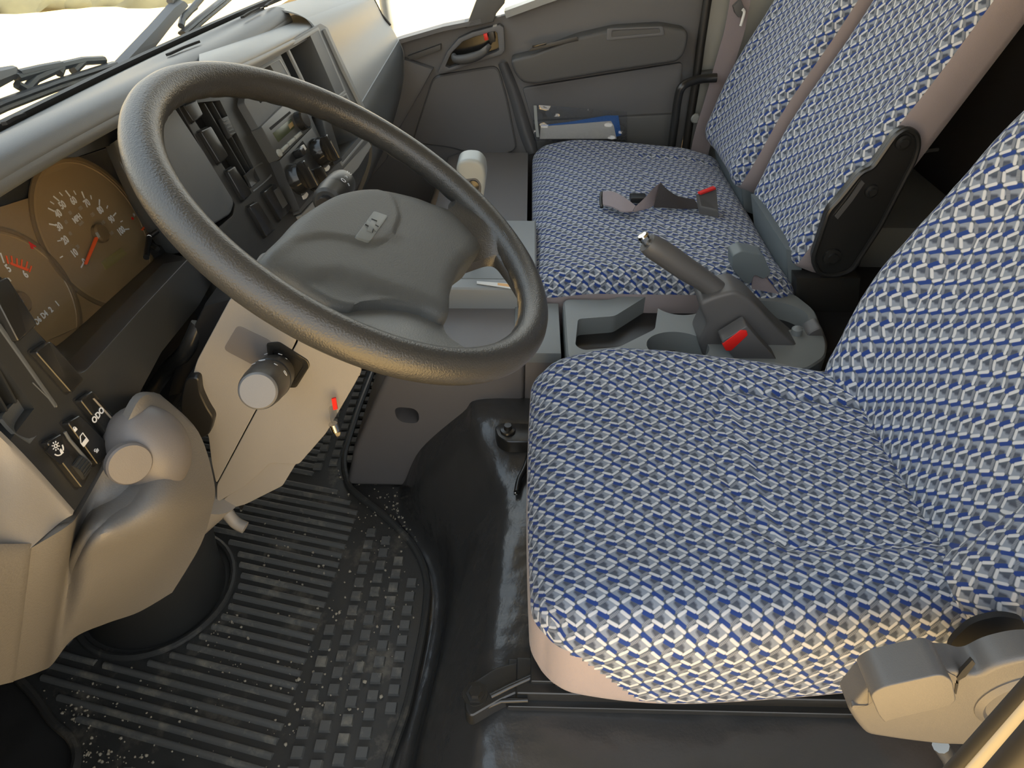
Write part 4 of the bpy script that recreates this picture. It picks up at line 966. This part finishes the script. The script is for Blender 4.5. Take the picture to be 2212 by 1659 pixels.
ea, eb = PW.ab(803, 488, eh+.0003)
bt_ = [(-.012, -.0035), (-.005, -.0035), (-.005, -.008), (.005, -.008), (.005, -.0035), (.014, -.0035), (.012, .0035), (.005, .0035), (.005, .008), (-.005, .008), (-.005, .0035), (-.014, .0035)]
bt_ = [(a*1.0, b*.8) for a, b in bt_]
o_ = [PW.pt(ea+a, eb+b, eh+.0008) for a, b in bt_]
prism('bowtie_badge', o_, -PW.n*.0008, M['emblem'], ep, bev=.0002)
bm = bmesh.new()
for i in (3, 0, 9, 5):
    a, b = V(o_[i]), V(o_[(i+1) % 12]); strip_d = (b-a)
    tube_bm(bm, [a, b], .0006, 6)
finish('badge_line', bm, M['matte'], ep)
# ================================================================= SEATS
def cushion(names, W, Lh, T, r, fr, deform, isskirt, mats, par, res=.014, uvoff=(0, 0), split=None):
    """upholstered block. fr: 4x4 frame; local x across, y along, z up (top at z=0). Returns cloth and side parts."""
    nx, ny, nz = int(W/res), int(Lh/res), int(T/res)
    faces = {0: [], 1: []}
    def gp(side, i, j):
        if side == 'top': return (-W/2+W*i/nx, -Lh/2+Lh*j/ny, 0)
        if side == 'bot': return (-W/2+W*i/nx, Lh/2-Lh*j/ny, -T)
        if side == 'x+': return (W/2, -Lh/2+Lh*j/ny, -T+T*i/nz)
        if side == 'x-': return (-W/2, Lh/2-Lh*j/ny, -T+T*i/nz)
        if side == 'y+': return (W/2-W*j/nx, Lh/2, -T+T*i/nz)
        if side == 'y-': return (-W/2+W*j/nx, -Lh/2, -T+T*i/nz)
    def pos(p):
        q = V(p); c = V((max(-W/2+r, min(W/2-r, q.x)), max(-Lh/2+r, min(Lh/2-r, q.y)), max(-T+r*.5, min(-r, q.z))))
        d = q-c
        if d.length > 1e-9:
            dd = V((d.x, d.y, d.z)); m_ = dd.length; q = c+dd.normalized()*min(r, m_) if m_ > r else q
        return deform(q, V(p))
    out = []
    bms = [bmesh.new(), bmesh.new()]; caches = [{}, {}]
    uls = [b.loops.layers.uv.new('UVMap') for b in bms]
    for side, (ni, nj) in (('top', (nx, ny)), ('bot', (nx, ny)), ('x+', (nz, ny)), ('x-', (nz, ny)), ('y+', (nz, nx)), ('y-', (nz, nx))):
        for i in range(ni):
            for j in range(nj):
                cs = [gp(side, i, j), gp(side, i+1, j), gp(side, i+1, j+1), gp(side, i, j+1)]
                m_ = [sum(c[k] for c in cs)/4 for k in range(3)]
                w_ = 1 if isskirt(side, *m_) else 0
                vs_ = []
                for c in cs:
                    k = tuple(round(v, 5) for v in c)
                    if k not in caches[w_]: caches[w_][k] = bms[w_].verts.new(fr @ pos(c))
                    vs_.append(caches[w_][k])
                try: f = bms[w_].faces.new(vs_)
                except ValueError: continue
                for lp, c in zip(f.loops, cs):
                    def arc(t, hw):
                        a_ = abs(t)-(hw-r); return math.copysign(hw-r+(r*math.atan(a_/r) if a_ > 0 else a_), t)
                    def drop(hw): return hw-r+(r*(pi/2-math.atan((c[2]+r)/r)) if c[2] > -r else r*pi/2-r-c[2])
                    u, v = arc(c[0], W/2), arc(c[1], Lh/2)
                    if side == 'x+': u = drop(W/2)
                    if side == 'x-': u = -drop(W/2)
                    if side == 'y+': v = drop(Lh/2)
                    if side == 'y-': v = -drop(Lh/2)
                    so_ = split(*c) if split else 0
                    lp[uls[w_]].uv = (u+uvoff[0]+so_, v+uvoff[1]+so_*.6)
    for b, nm, m_ in zip(bms, names, mats):
        if len(b.faces) == 0: b.free(); continue
        bmesh.ops.recalc_face_normals(b, faces=b.faces)
        out.append(finish(nm, b, m_, par, 75))
    # outward normals for the open shells
    for o in out:
        me = o.data; c = fr @ V((0, 0, -T/2))-wpos(o)
        s_ = sum((p.center-c).dot(p.normal)*p.area for p in me.polygons)
        if s_ < 0: me.flip_normals()
    return out
def Fr(o, tilt=0, roll=0):   # frame: x = truck x, y = forward/up of panel, z = outward
    t = radians(tilt); return Matrix.Translation(o) @ Matrix(((1, 0, 0), (0, cos(t), -sin(t)), (0, sin(t), cos(t)))).to_4x4()
ds_ = thing('cab_seat', 'driver seat nearest the camera in blue and white woven cloth with mauve sides', 'seat', (.63, -.25, .22))
def sstep(x, a, b): q = max(0, min(1, (x-a)/(b-a))); return q*q*(3-2*q)
def groove(d, w_=.006, dep=.006): return -dep*math.exp(-(d/w_)**2)
def dcush(q, p):
    x, y, z = q; yy = (p.y+.25)/.5                 # 0 rear, 1 front
    wd = 1-.17*(1-yy)**2.0-.10*max(0, yy-.62)**2/.144
    if x > 0: wd -= .20*(1-yy)**2
    x *= wd
    if z > -.12:
        z0 = z
        xn = abs(p.x)/.27
        z += .016*sstep(xn, .35, .85)*(1-.3*yy) - .010*(1-xn)*sstep(.6-yy, 0, .5) - .022*sstep(yy, .72, 1.0)
        # insert seam: U shape
        sx0 = .155; sy0 = -.03
        d1 = abs(abs(p.x)-sx0); inseg = p.y < sy0
        if inseg: z += groove(d1)
        d2 = abs(p.y-sy0-.04*(1-(p.x/sx0)**2)) if abs(p.x) < sx0 else 9
        z += groove(d2)*.8
        z += .0012*noise.noise(V((x*30, y*30, 2)))
        z = z0+(z-z0)*sstep(z0, -.10, -.005)
    y += .007*(1-(p.x/.27)**2)*(1 if yy > .8 else 0)*sstep(yy, .8, 1)
    return V((x, y, z))
def dsk(side, x, y, z):
    if side == 'bot': return True
    if side in ('top', 'y+') and side == 'top': return False
    if side == 'x-':      # near side: cloth hangs lower in the middle
        s_ = (y+.25)/.5; lim = -.125+.085*sstep(s_, .72, .95)+.06*sstep(.2-s_, 0, .15)
        return z < lim
    if side == 'y+':
        s_ = (-x+.27)/.54; lim = -.030-.01*s_ - .03*sstep(.12-abs(s_-.95), 0, .1)
        return z < -.040
    if side == 'x+': return z < -.10
    return z < -.06
cushion(('seat_cloth', 'seat_side_cloth'), .535, .50, .135, .050, Fr((.640, -.262, .385)), dcush, dsk, (M['fab'], M['skirt']), ds_, res=.0065, split=lambda x, y, z: .009 if (abs(x) < .155 and y < -.03) else 0)
def dback(q, p):
    x, y, z = q; yy = (p.y+.32)/.64
    x *= 1-.14*sstep(.30-yy, 0, .3)+.02*yy
    if z > -.12:
        z0 = z; xn = abs(p.x)/.26; z += .030*sstep(xn, .45, .8)*sstep(.9-yy, 0, .3)-.012*(1-xn) + .012*math.exp(-((yy-.3)/.2)**2)
        z += groove(abs(abs(p.x)-.15))
        z += groove(abs(p.y+.12-.05*(p.x/.15)**2) if abs(p.x) < .15 else 9)*.7
        z += .0012*noise.noise(V((x*30, y*30, 7)))
        z = z0+(z-z0)*sstep(z0, -.10, -.005)
    return V((x, y, z))
def bsk(side, x, y, z):
    if side == 'bot': return True
    if side == 'top': return False
    if side == 'x-': return z < -.045
    if side == 'x+': return z < -.05
    if side == 'y-': return z < -.030
    return z < -.03
BA = 69.0
def backframe(x, yb, zb, Lh, T=0):
    t = radians(BA); mid = V((x, yb, zb))+V((0, -cos(t), sin(t)))*(Lh/2)
    # local y = up the back, z = forward normal
    yv = V((0, -cos(t), sin(t))); zv = V((0, sin(t), cos(t))); xv = yv.cross(zv)
    m = Matrix((xv, yv, zv)).transposed().to_4x4(); m.translation = mid; return m
cushion(('backrest_cloth', 'backrest_side_cloth'), .52, .64, .14, .055, backframe(.625, -.455, .345, .64), dback, bsk, (M['fabback'], M['skirt']), ds_, res=.0115, split=lambda x, y, z: .0085 if abs(x) < .15 else 0)
# recliner cover and lever
rcx = .30
def RC(px, py, x=.30): return P(px, py, X=x)
rc = prism('recliner_cover', roundpoly([RC(*p, .287) for p in ((1834, 1536), (1844, 1524), (1866, 1497), (1894, 1476), (1949, 1456), (2026, 1441), (2046, 1450), (2070, 1450), (2108, 1462), (2156, 1437), (2220, 1422), (2335, 1420), (2390, 1500), (2300, 1620), (2115, 1612), (2032, 1610), (1949, 1600), (1872, 1588), (1850, 1562))], .008), (.024, 0, 0), M['recl'], ds_, bev=.006, seg=4)
lever = prism('recline_lever', roundpoly([RC(*p, .268) for p in ((1880, 1502), (1908, 1484), (2034, 1456), (2058, 1470), (2066, 1514), (2052, 1526), (1925, 1556), (1912, 1562), (1898, 1545))], .006), (.03, 0, 0), M['recl'], ds_, bev=.007, seg=4)
prism('lever_recess', roundpoly([RC(*p, .2862) for p in ((1876, 1495), (1900, 1474), (2034, 1446), (2066, 1462), (2070, 1478), (2052, 1470), (1906, 1500), (1886, 1520), (1840, 1532), (1842, 1524), (1876, 1524))], .002), (.004, 0, 0), M['consdk'], ds_, bev=0)
dc = RC(2225, 1512, .288)
lathe('pivot_disc', dc+V((.004, 0, 0)), (-1, 0, 0), [(.043, 0), (.042, .006), (.037, .009), (.034, .0065), (0, .0065)], M['recl'], ds_, n=48)
prism('cover_slot', [RC(*p, .2862) for p in ((2078, 1450), (2100, 1426), (2107, 1434), (2086, 1462), (2072, 1470), (2066, 1500), (2062, 1498), (2066, 1466))], (.003, 0, 0), M['matte'], ds_, bev=0)
prism('hinge_plate', roundpoly([P(px, py, X=.37) for px, py in ((2050, 1400), (2062, 1380), (2100, 1345), (2160, 1330), (2215, 1340), (2215, 1420), (2080, 1470))], .01), (.006, 0, 0), M['matte'], ds_, bev=.002)
# seat frame, rails and front brackets
rbox('seat_pan', (.63, -.25, .242), AXS, (.44, .42, .03), .006, M['steel'], ds_)
for x, x2 in ((.425, 1), (.86, 0)):
    rbox('slide_rail', (x, -.255, .222), AXS, (.045, .52, .018), .003, M['steel'], ds_)
    rbox('slide_rail', (x, -.215, .205+.004), AXS, (.06, .46, .010), .002, M['steel'], ds_)
# near bracket bolted on the riser nose
def B_(px, py, z): return P(px, py, Z=z)
prism('rail_bracket', roundpoly([B_(*p, .228) for p in ((1002, 1494), (1012, 1478), (1070, 1440), (1142, 1424), (1142, 1484), (1080, 1512), (1018, 1548), (1004, 1536)) ], .008), (0, 0, -.022), M['steel'], ds_, bev=.004, seg=3)
tube('bracket_rib', [B_(1060, 1504, .229), B_(1100, 1484, .230), B_(1145, 1464, .231), B_(1210, 1466, .231)], .0035, M['steel'], ds_)
tube('bracket_rib', [B_(1015, 1543, .222), B_(1082, 1514, .224), B_(1140, 1512, .224)], .0030, M['steel'], ds_)
bo = lathe('bolt', B_(1027, 1500, .2285), (0, 0, 1), [(.0115, 0), (.0110, .002), (.0075, .0025), (.0072, .0085), (0, .0085)], M['steel'], ds_, n=6)
lathe('washer', B_(1027, 1500, .227), (0, 0, 1), [(.0150, 0), (.0145, .0020), (0, .0020)], M['steel'], ds_, n=32)
rbox('rail_end', B_(1195, 1440, .225), AXS, (.05, .055, .022), .002, M['steel'], ds_)
# far bracket
prism('rail_bracket', roundpoly([B_(*p, .240) for p in ((1068, 922), (1082, 912), (1150, 914), (1160, 954), (1094, 954), (1074, 942))], .008), (0, 0, -.024), M['steel'], ds_, bev=.004, seg=3)
lathe('bolt', B_(1097, 930, .241), (0, 0, 1), [(.013, 0), (.012, .003), (.0068, .004), (.006, .012), (0, .012)], M['steel'], ds_, n=24)
tube('slide_handle', catmull([B_(1116, 1063, .205), B_(1122, 1035, .208), B_(1134, 1010, .212), B_(1150, 960, .215)], 4), .0048, M['steel'], ds_)
lathe('handle_tip', B_(1114, 1066, .2045), (B_(1114, 1066, .2045)-B_(1122, 1035, .208)), [(.003, 0), (.003, .002), (0, .003)], M['chrome'], ds_, n=12)
tube('side_stem', [P(2032, 1610, X=.33), P(2052, 1640, X=.33), P(2068, 1690, X=.33)], .008, M['satin'], ds_)

# ---- passenger bench
ps = thing('bench_seat', 'wide passenger bench cushion in blue woven cloth by the far door, two backrests', 'seat', (1.48, -.25, .22))
def pcush(q, p):
    x, y, z = q; yy = (p.y+.25)/.5
    x -= .08*sstep(.75-yy, 0, .75)*max(0, p.x/.38)**2
    if z > -.12:
        z0 = z; xn = abs(p.x)/.38; z += -.018*sstep(yy, .75, 1)+.006*sstep(xn, .6, .95)-.02*sstep(xn, .9, 1.0)*0
        z += groove(abs(abs(p.x)-.26))*(1 if p.y < -.02 else 0)
        z += groove(abs(p.y+.02) if abs(p.x) < .26 else 9)*.7
        z -= .02*sstep(.25-yy, 0, .25)
        z = z0+(z-z0)*sstep(z0, -.10, -.005)
    if x > 0: y -= .0
    return V((x, y, z))
def psk(side, x, y, z):
    if side == 'bot': return True
    if side == 'top': return False
    if side == 'x-': return z < -.036
    return z < -.06
cushion(('seat_cloth', 'seat_side_cloth'), .775, .50, .13, .045, Fr((1.495, -.262, .385)), pcush, psk, (M['fab'], M['skirt']), ps, res=.0125, uvoff=(.4, .1), split=lambda x, y, z: .009 if (abs(x) < .26 and y < -.02) else 0)
def mkpb(W, c, dz, uvo):
    def f(q, p):
        x, y, z = q; yy = (p.y+.33)/.66; x *= 1-.06*sstep(.2-yy, 0, .2)
        if z > -.05:
            xn = abs(p.x)/(W/2); z += .010*sstep(xn, .4, .85)+.012*math.exp(-((yy-.28)/.18)**2); z += groove(abs(abs(p.x)-W*.30))*.5 if z > -.02 else 0
        return V((x, y, z))
    return f
b1 = cushion(('backrest_cloth', 'backrest_side_cloth'), .335, .66, .070, .030, backframe(1.285, -.488, .395, .66), mkpb(.335, 0, 0, 0), lambda s, x, y, z: (s == 'bot') or (s != 'top' and z < -.018), (M['fabback'], M['skirt']), ps, res=.0125, uvoff=(.2, .5))
b2 = cushion(('backrest_cloth', 'backrest_side_cloth'), .375, .66, .13, .040, backframe(1.655, -.455, .405, .66), mkpb(.375, 0, 0, 0), lambda s, x, y, z: (s == 'bot') or (s != 'top' and z < -.030), (M['fabback'], M['skirt']), ps, res=.0125, uvoff=(.7, .9))
for c4 in (((1545, 312), (1562, 330), (1634, 448), (1610, 452), (1560, 372)), ((1645, 470), (1660, 485), (1722, 578), (1718, 625), (1690, 590))):
    pass
for x0, x1 in ((1.15, 1.41), (1.50, 1.80)):
    prism('hinge_cover', [V((x0, -.475, .425)), V((x1, -.475, .425)), V((x1, -.500, .345)), V((x0, -.500, .345))], (0, -.03, -.01), M['seatplast'], ps, bev=.006)
rbox('seat_base', (1.49, -.27, .285), AXS, (.70, .46, .06), .01, M['black'], ps)
# fold bracket on the side of the middle backrest
def H(px, py, x=1.10): return P(px, py, X=x)
ho_ = roundpoly([H(*p) for p in ((1768, 590), (1755, 560), (1790, 455), (1812, 432), (1860, 372), (1885, 362), (1935, 290), (1958, 276), (1980, 288), (1984, 312), (1975, 345), (1900, 490), (1838, 585), (1800, 596))], .012)
hb = prism('fold_bracket', ho_, (.018, 0, 0), M['steel'], ps, bev=.004, seg=3)
for i in range(1):
    tube('bracket_rim', [p-V((.001, 0, 0)) for p in ho_], .0045, M['steel'], ps, n=8, closed=True)
for (px, py, r_) in ((1950, 307, .012), (1882, 412, .011), (1797, 555, .016)):
    lathe('bolt', H(px, py, 1.099), (-1, 0, 0), [(r_, 0), (r_*.95, .004), (r_*.6, .005), (r_*.55, .008), (0, .008)], M['steel'], ps, n=24)
strip('spring_slot', [H(1864, 392, 1.097), H(1838, 430, 1.096), H(1806, 470, 1.097)], (0, .5, .4), .008, .003, M['satin'], ps)
prism('lower_bracket', [H(1720, 600, 1.12), H(1860, 600, 1.12), H(1850, 700, 1.12), H(1720, 660, 1.12)], (.03, 0, 0), M['steel'], ps, bev=.003)
# ---- lap belt with buckle lying on the bench
zb = .388
def Q(px, py, z=zb): return P(px, py, Z=z)
lb = thing('lap_belt', 'mauve and black lap belt lying curled on the passenger bench, red buckle button', 'seat belt', Q(1420, 430))
def ribbon(name, top, bot, m, par, th=.0025):
    bm = bmesh.new(); T_ = catmull(top, 5); B2 = catmull(bot, 5); n = len(T_)
    a = [bm.verts.new(p) for p in T_]; b = [bm.verts.new(p) for p in B2]; o = V((0, 0, -th))
    c = [bm.verts.new(p+o) for p in T_]; d = [bm.verts.new(p+o) for p in B2]
    for i in range(n-1):
        bm.faces.new((a[i], a[i+1], b[i+1], b[i])); bm.faces.new((c[i+1], c[i], d[i], d[i+1])); bm.faces.new((a[i+1], a[i], c[i], c[i+1])); bm.faces.new((b[i], b[i+1], d[i+1], d[i]))
    bm.faces.new((a[0], b[0], d[0], c[0])); bm.faces.new((a[-1], c[-1], d[-1], b[-1])); return finish(name, bm, m, par, 40)
ribbon('webbing', [Q(1302, 414, .415), Q(1322, 413, .418), Q(1346, 424, .415), Q(1373, 444, .405)], [Q(1300, 441, .40), Q(1322, 446, .402), Q(1345, 456, .400), Q(1366, 456, .400)], M['webbing'], lb)
ribbon('webbing', [Q(1373, 446, .405), Q(1395, 425, .42), Q(1412, 406, .43), Q(1427, 394, .44)], [Q(1368, 456, .398), Q(1400, 448, .400), Q(1418, 436, .402), Q(1428, 410, .41)], M['webbing'], lb)
ribbon('webbing_underside', [Q(1427, 394, .44), Q(1443, 410, .43), Q(1466, 424, .415), Q(1500, 430, .405)], [Q(1412, 446, .397), Q(1440, 447, .396), Q(1470, 449, .396), Q(1512, 449, .397)], M['webdark'], lb)
rbox('adjuster', Q(1378, 428, .40), AXS, (.03, .035, .012), .003, M['black'], lb)
tube('belt_end', [Q(1300, 416, .412), Q(1298, 430, .405), Q(1300, 448, .395)], .004, M['black'], lb)
bk = prism('buckle', [P(1506, 418, Z=.43), P(1547, 402, Z=.43), P(1552, 456, Z=.40), P(1512, 448, Z=.40)], (.0, -.004, -.024), M['consdk'], lb, bev=.004)
prism('release_button', [P(1507, 414, Z=.432), P(1541, 401, Z=.432), P(1546, 405, Z=.432), P(1514, 417, Z=.432)], (0, -.001, -.004), M['red'], lb, bev=.001)
# ================================================================= CONSOLE BETWEEN THE SEATS
cn = thing('centre_console', 'grey console tray with storage bin and cup holders between the seats', 'console', (1.03, -.3, .2))
zt = .345
def N_(px, py, z=zt): return P(px, py, Z=z)
ot = roundpoly([V((1.10, -.068, zt)), V((1.10, -.16, zt)), N_(1400, 602), N_(1440, 598), N_(1560, 606), N_(1640, 618), N_(1716, 632), N_(1762, 668), N_(1788, 740), N_(1786, 770), N_(1740, 800)+V((0, 0, 0)), V((.905, -.40, zt)), V((.905, -.068, zt))], .018)
cb_ = prism('console_body', ot, (0, 0, -.12), M['console'], cn, bev=.008, seg=3)
cu = [prism('c', roundpoly([N_(*p, zt+.02) for p in ((1250, 668), (1330, 662), (1412, 612), (1428, 622), (1418, 690), (1340, 728), (1262, 735), (1244, 725))], .008), (0, 0, -.075), M['black'], bev=0)]
def cup(px, py, rx, ry): 
    c = N_(px, py, zt+.02); return prism('c', [c+V((rx*cos(a), ry*sin(a), 0)) for a in [2*pi*i/36 for i in range(36)]], (0, 0, -.11), M['black'], bev=0)
cu += [cup(1470, 632, .045, .048), cup(1668, 660, .050, .068), cup(1468, 726, .043, .052)]
for c_ in cu:
    cut(cb_, [c_])
tube('bin_lip', catmull([N_(1250, 690, .300), N_(1325, 688, .300), N_(1350, 676, .302), N_(1385, 680, .302)], 5), .0015, M['dashlight'], cn, n=6)
# forward deck ahead of the console with the dark gap
deck = prism('front_deck', [V((1.10, .02, .334)), V((1.10, -.061, .334)), V((.938, -.061, .334)), V((.938, .02, .334))], (0, 0, -.02), M['console'], ec, bev=.003)
# handbrake
hbk = thing('handbrake', 'raised grey handbrake lever with chrome push button, standing in the console', 'handbrake', (1.0, -.33, .33))
xh = .985
def HB(px, py, x=xh): return P(px, py, X=x)
A_, B2_ = HB(1402, 527), HB(1575, 640)
ax = (B2_-A_); bm = bmesh.new()
pts_ = [HB(1398, 524), HB(1410, 533), HB(1440, 552), HB(1480, 580), HB(1520, 606), HB(1545, 626), HB(1560, 645), HB(1572, 668)]
rr_ = [.0155, .0185, .0195, .019, .0175, .018, .021, .024]
pc = catmull(pts_, 5); rc_ = [p.x for p in catmull([V((r_, 0, 0)) for r_ in rr_], 5)]
tube('lever_grip', pc, rc_, M['consdk'], hbk, n=22, ang=60)
lathe('release_button', HB(1398, 524), (HB(1390, 512)-HB(1400, 527)), [(.0075, 0), (.0075, .006), (.0092, .007), (.0095, .013), (.007, .016), (0, .0165)], M['chrome'], hbk, n=24)
prism('lever_housing', roundpoly([HB(*p, .955) for p in ((1510, 655), (1545, 640), (1590, 628), (1625, 650), (1690, 720), (1750, 770), (1730, 815), (1640, 800), (1520, 775), (1508, 740), (1528, 700), (1518, 680))], .010), (.06, 0, 0), M['consdk'], hbk, bev=.012, seg=4)
prism('side_boss', roundpoly([HB(*p, .985) for p in ((1745, 720), (1775, 705), (1790, 745), (1780, 790), (1735, 812), (1722, 790))], .008), (.03, 0, 0), M['consdk'], hbk, bev=.01, seg=3)
lathe('guide_boss', HB(1722, 712, .99), (0, .1, 1), [(.010, -.02), (.009, .002), (.005, .006), (0, .007)], M['console'], hbk, n=20)
lathe('guide_boss', HB(1655, 682, 1.0), (0, .1, 1), [(.009, -.02), (.008, .002), (.004, .005), (0, .006)], M['console'], hbk, n=20)
# driver buckle
bkd = thing('driver_buckle', 'grey seat belt buckle with red button beside the driver cushion, below the handbrake', 'buckle', P(1590, 740, X=.90))
prism('buckle_body', roundpoly([P(px, py, X=.915) for px, py in ((1558, 738), (1614, 704), (1640, 735), (1690, 790), (1690, 830), (1620, 820))], .004), (.03, 0, 0), M['consdk'], bkd, bev=.004, seg=3)
prism('release_button', roundpoly([P(px, py, X=.9135) for px, py in ((1560, 744), (1600, 714), (1613, 714), (1616, 724), (1580, 758), (1568, 758))], .002), (.006, 0, 0), M['red'], bkd, bev=.0015)
# second buckle on its stalk behind the lever, on the bench edge
b3 = thing('centre_buckle', 'grey belt buckle on mauve sleeve standing at the near edge of the passenger bench', 'buckle', P(1640, 600, X=1.11))
prism('buckle_body', roundpoly([P(px, py, X=1.10) for px, py in ((1582, 552), (1602, 542), (1650, 552), (1666, 592), (1650, 604), (1630, 594), (1622, 615), (1606, 610), (1582, 582))], .005), (.035, 0, 0), M['seatplast'], b3, bev=.006, seg=3)
prism('sleeve', roundpoly([P(px, py, X=1.112) for px, py in ((1626, 592), (1652, 598), (1688, 640), (1690, 670), (1622, 650))], .004), (.02, 0, 0), M['webbing'], b3, bev=.003)
# ================================================================= SHIFTER
sh = thing('gear_shifter', 'automatic gear lever with pale grey knob behind the wheel spoke, on its gate', 'gear lever', (1.2, .10, .35))
prism('gate_housing', [V((1.085, .22, .372)), V((1.085, -.02, .372)), V((1.38, -.02, .372)), V((1.38, .22, .372))], (0, 0, -.045), M['dashlight'], sh, bev=.008, seg=3)
prism('gate_plate', [V((1.12, .205, .3735)), V((1.12, .0, .3735)), V((1.20, .0, .3735)), V((1.20, .205, .3735))], (0, 0, -.003), M['console'], sh, bev=.001)
prism('gate_window', [P(px, py, Z=.3745) for px, py in ((1030, 607), (1110, 613), (1110, 624), (1030, 612))], (0, 0, -.001), M['paper'], sh, bev=0)
prism('gate_window', [P(px, py, Z=.3746) for px, py in ((1075, 611), (1108, 614), (1108, 621), (1075, 616))], (0, 0, -.001), mat('amber_print', (.75, .42, .15), .5), sh, bev=0)
prism('gate_slot', [V((1.21, .19, .3732)), V((1.21, .01, .3732)), V((1.25, .01, .3732)), V((1.25, .19, .3732))], (0, 0, -.002), M['matte'], sh, bev=0)
rbox('lever_boot', P(1016, 585, X=1.20), ((1, 0, 0), (0, 1, 0), (0, 0, 1)), (.03, .03, .05), .004, M['black'], sh)
prism('indicator', [P(px, py, X=1.183) for px, py in ((1008, 596), (1026, 596), (1026, 604), (1008, 604))], (.002, 0, 0), M['red'], sh, bev=0)
tube('lever_rod', [P(1018, 590, X=1.215), P(1020, 520, X=1.22), P(1016, 440, X=1.24)], [.012, .010, .014], M['black'], sh)
kk = P(1012, 380, X=1.24)
kx = [(984, 366), (990, 350), (1008, 344), (1032, 346), (1046, 360), (1050, 385), (1046, 420), (1040, 445), (1018, 440), (1004, 410), (996, 392)]
prism('knob', roundpoly([P(px, py, X=1.215) for px, py in kx], .01), (.05, 0, 0), M['softgrey'], sh, bev=.014, seg=4)
lathe('overdrive_button', P(1022, 402, X=1.212), (-1, 0, 0), [(.011, -.002), (.011, .003), (0, .004)], M['gloss'], sh, n=24)
prism('knob_face', roundpoly([P(px, py, X=1.2135) for px, py in ((1000, 388), (1030, 385), (1040, 400), (1038, 430), (1020, 425))], .006), (.004, 0, 0), M['consdk'], sh, bev=.001)
# ================================================================= BAG OF PAPERS behind bench edge
bg = thing('document_bag', 'clear zip bag with blue and white papers wedged between bench and far door', 'bag', P(1250, 280, X=1.895))
prism('white_booklet', [P(px, py, X=1.897) for px, py in ((1168, 274), (1320, 262), (1326, 272), (1332, 300), (1166, 300))], (.004, 0, 0), M['paper'], bg, bev=0)
prism('blue_leaflet', [P(px, py, X=1.902) for px, py in ((1168, 272), (1240, 262), (1310, 250), (1336, 250), (1342, 292), (1320, 300), (1312, 266), (1168, 280))], (.003, 0, 0), M['bluep'], bg, bev=0)
rows = []
for i in range(7):
    r_ = []
    for j in range(13):
        px = 1153+j*16.8; py = 226+i*13+ (j*1.3); x = 1.885+.006*noise.noise(V((i*.9, j*.8, 3)))
        r_.append(P(px, py, X=x))
    rows.append(r_)
patch('film', rows, M['film'], bg, n=3, thick=.0006, dirv=(-1, 0, 0))
strip('zip', [P(1156, 228, X=1.883), P(1158, 262, X=1.883), P(1162, 296, X=1.883)], (0, 1, 0), .008, .002, M['softgrey'], bg)
# ================================================================= REAR SHELF BINS
rb = thing('rear_storage_box', 'black lidded storage box behind the seats with a thin bright edge', 'storage box', (1.55, -.80, .3))
prism('box', [V((1.30, -.70, .40)), V((1.85, -.70, .40)), V((1.85, -.93, .40)), V((1.30, -.93, .40))], (0, 0, -.2), M['console'], rb, bev=.01)
tube('rim', catmull([P(1975, 335, X=1.62), P(2010, 325, X=1.62), P(2060, 322, X=1.62), P(2110, 326, X=1.62)], 5), .004, M['console'], rb)
b5 = rbox('storage_box', (.9, -.80, .22), AXS, (.60, .20, .20), .01, M['console']); tag(b5, 'dark grey low box behind the driver seat in the gap between backrests', 'storage box')
tt = tube('floor_bar', [P(1765, 812, X=.86), P(1790, 806, X=.87), P(1830, 808, X=.88)], .006, M['satin']); tag(tt, 'thin shiny metal bar between driver cushion and backrest base', 'bar')

cr_ = P(1912, 1147, Z=.372); bm = bmesh.new(); q = bmesh.ops.create_icosphere(bm, subdivisions=1, radius=.004, matrix=Matrix.Translation(cr_))
for vt in q['verts']: vt.co += V((random.uniform(-1, 1), random.uniform(-1, 1), 0))*.0015
crb = finish('crumb', bm, mat('crumb_orange', (.55, .25, .05), .7)); tag(crb, 'tiny orange brown crumb lying on the seat cloth near the backrest', 'crumb')
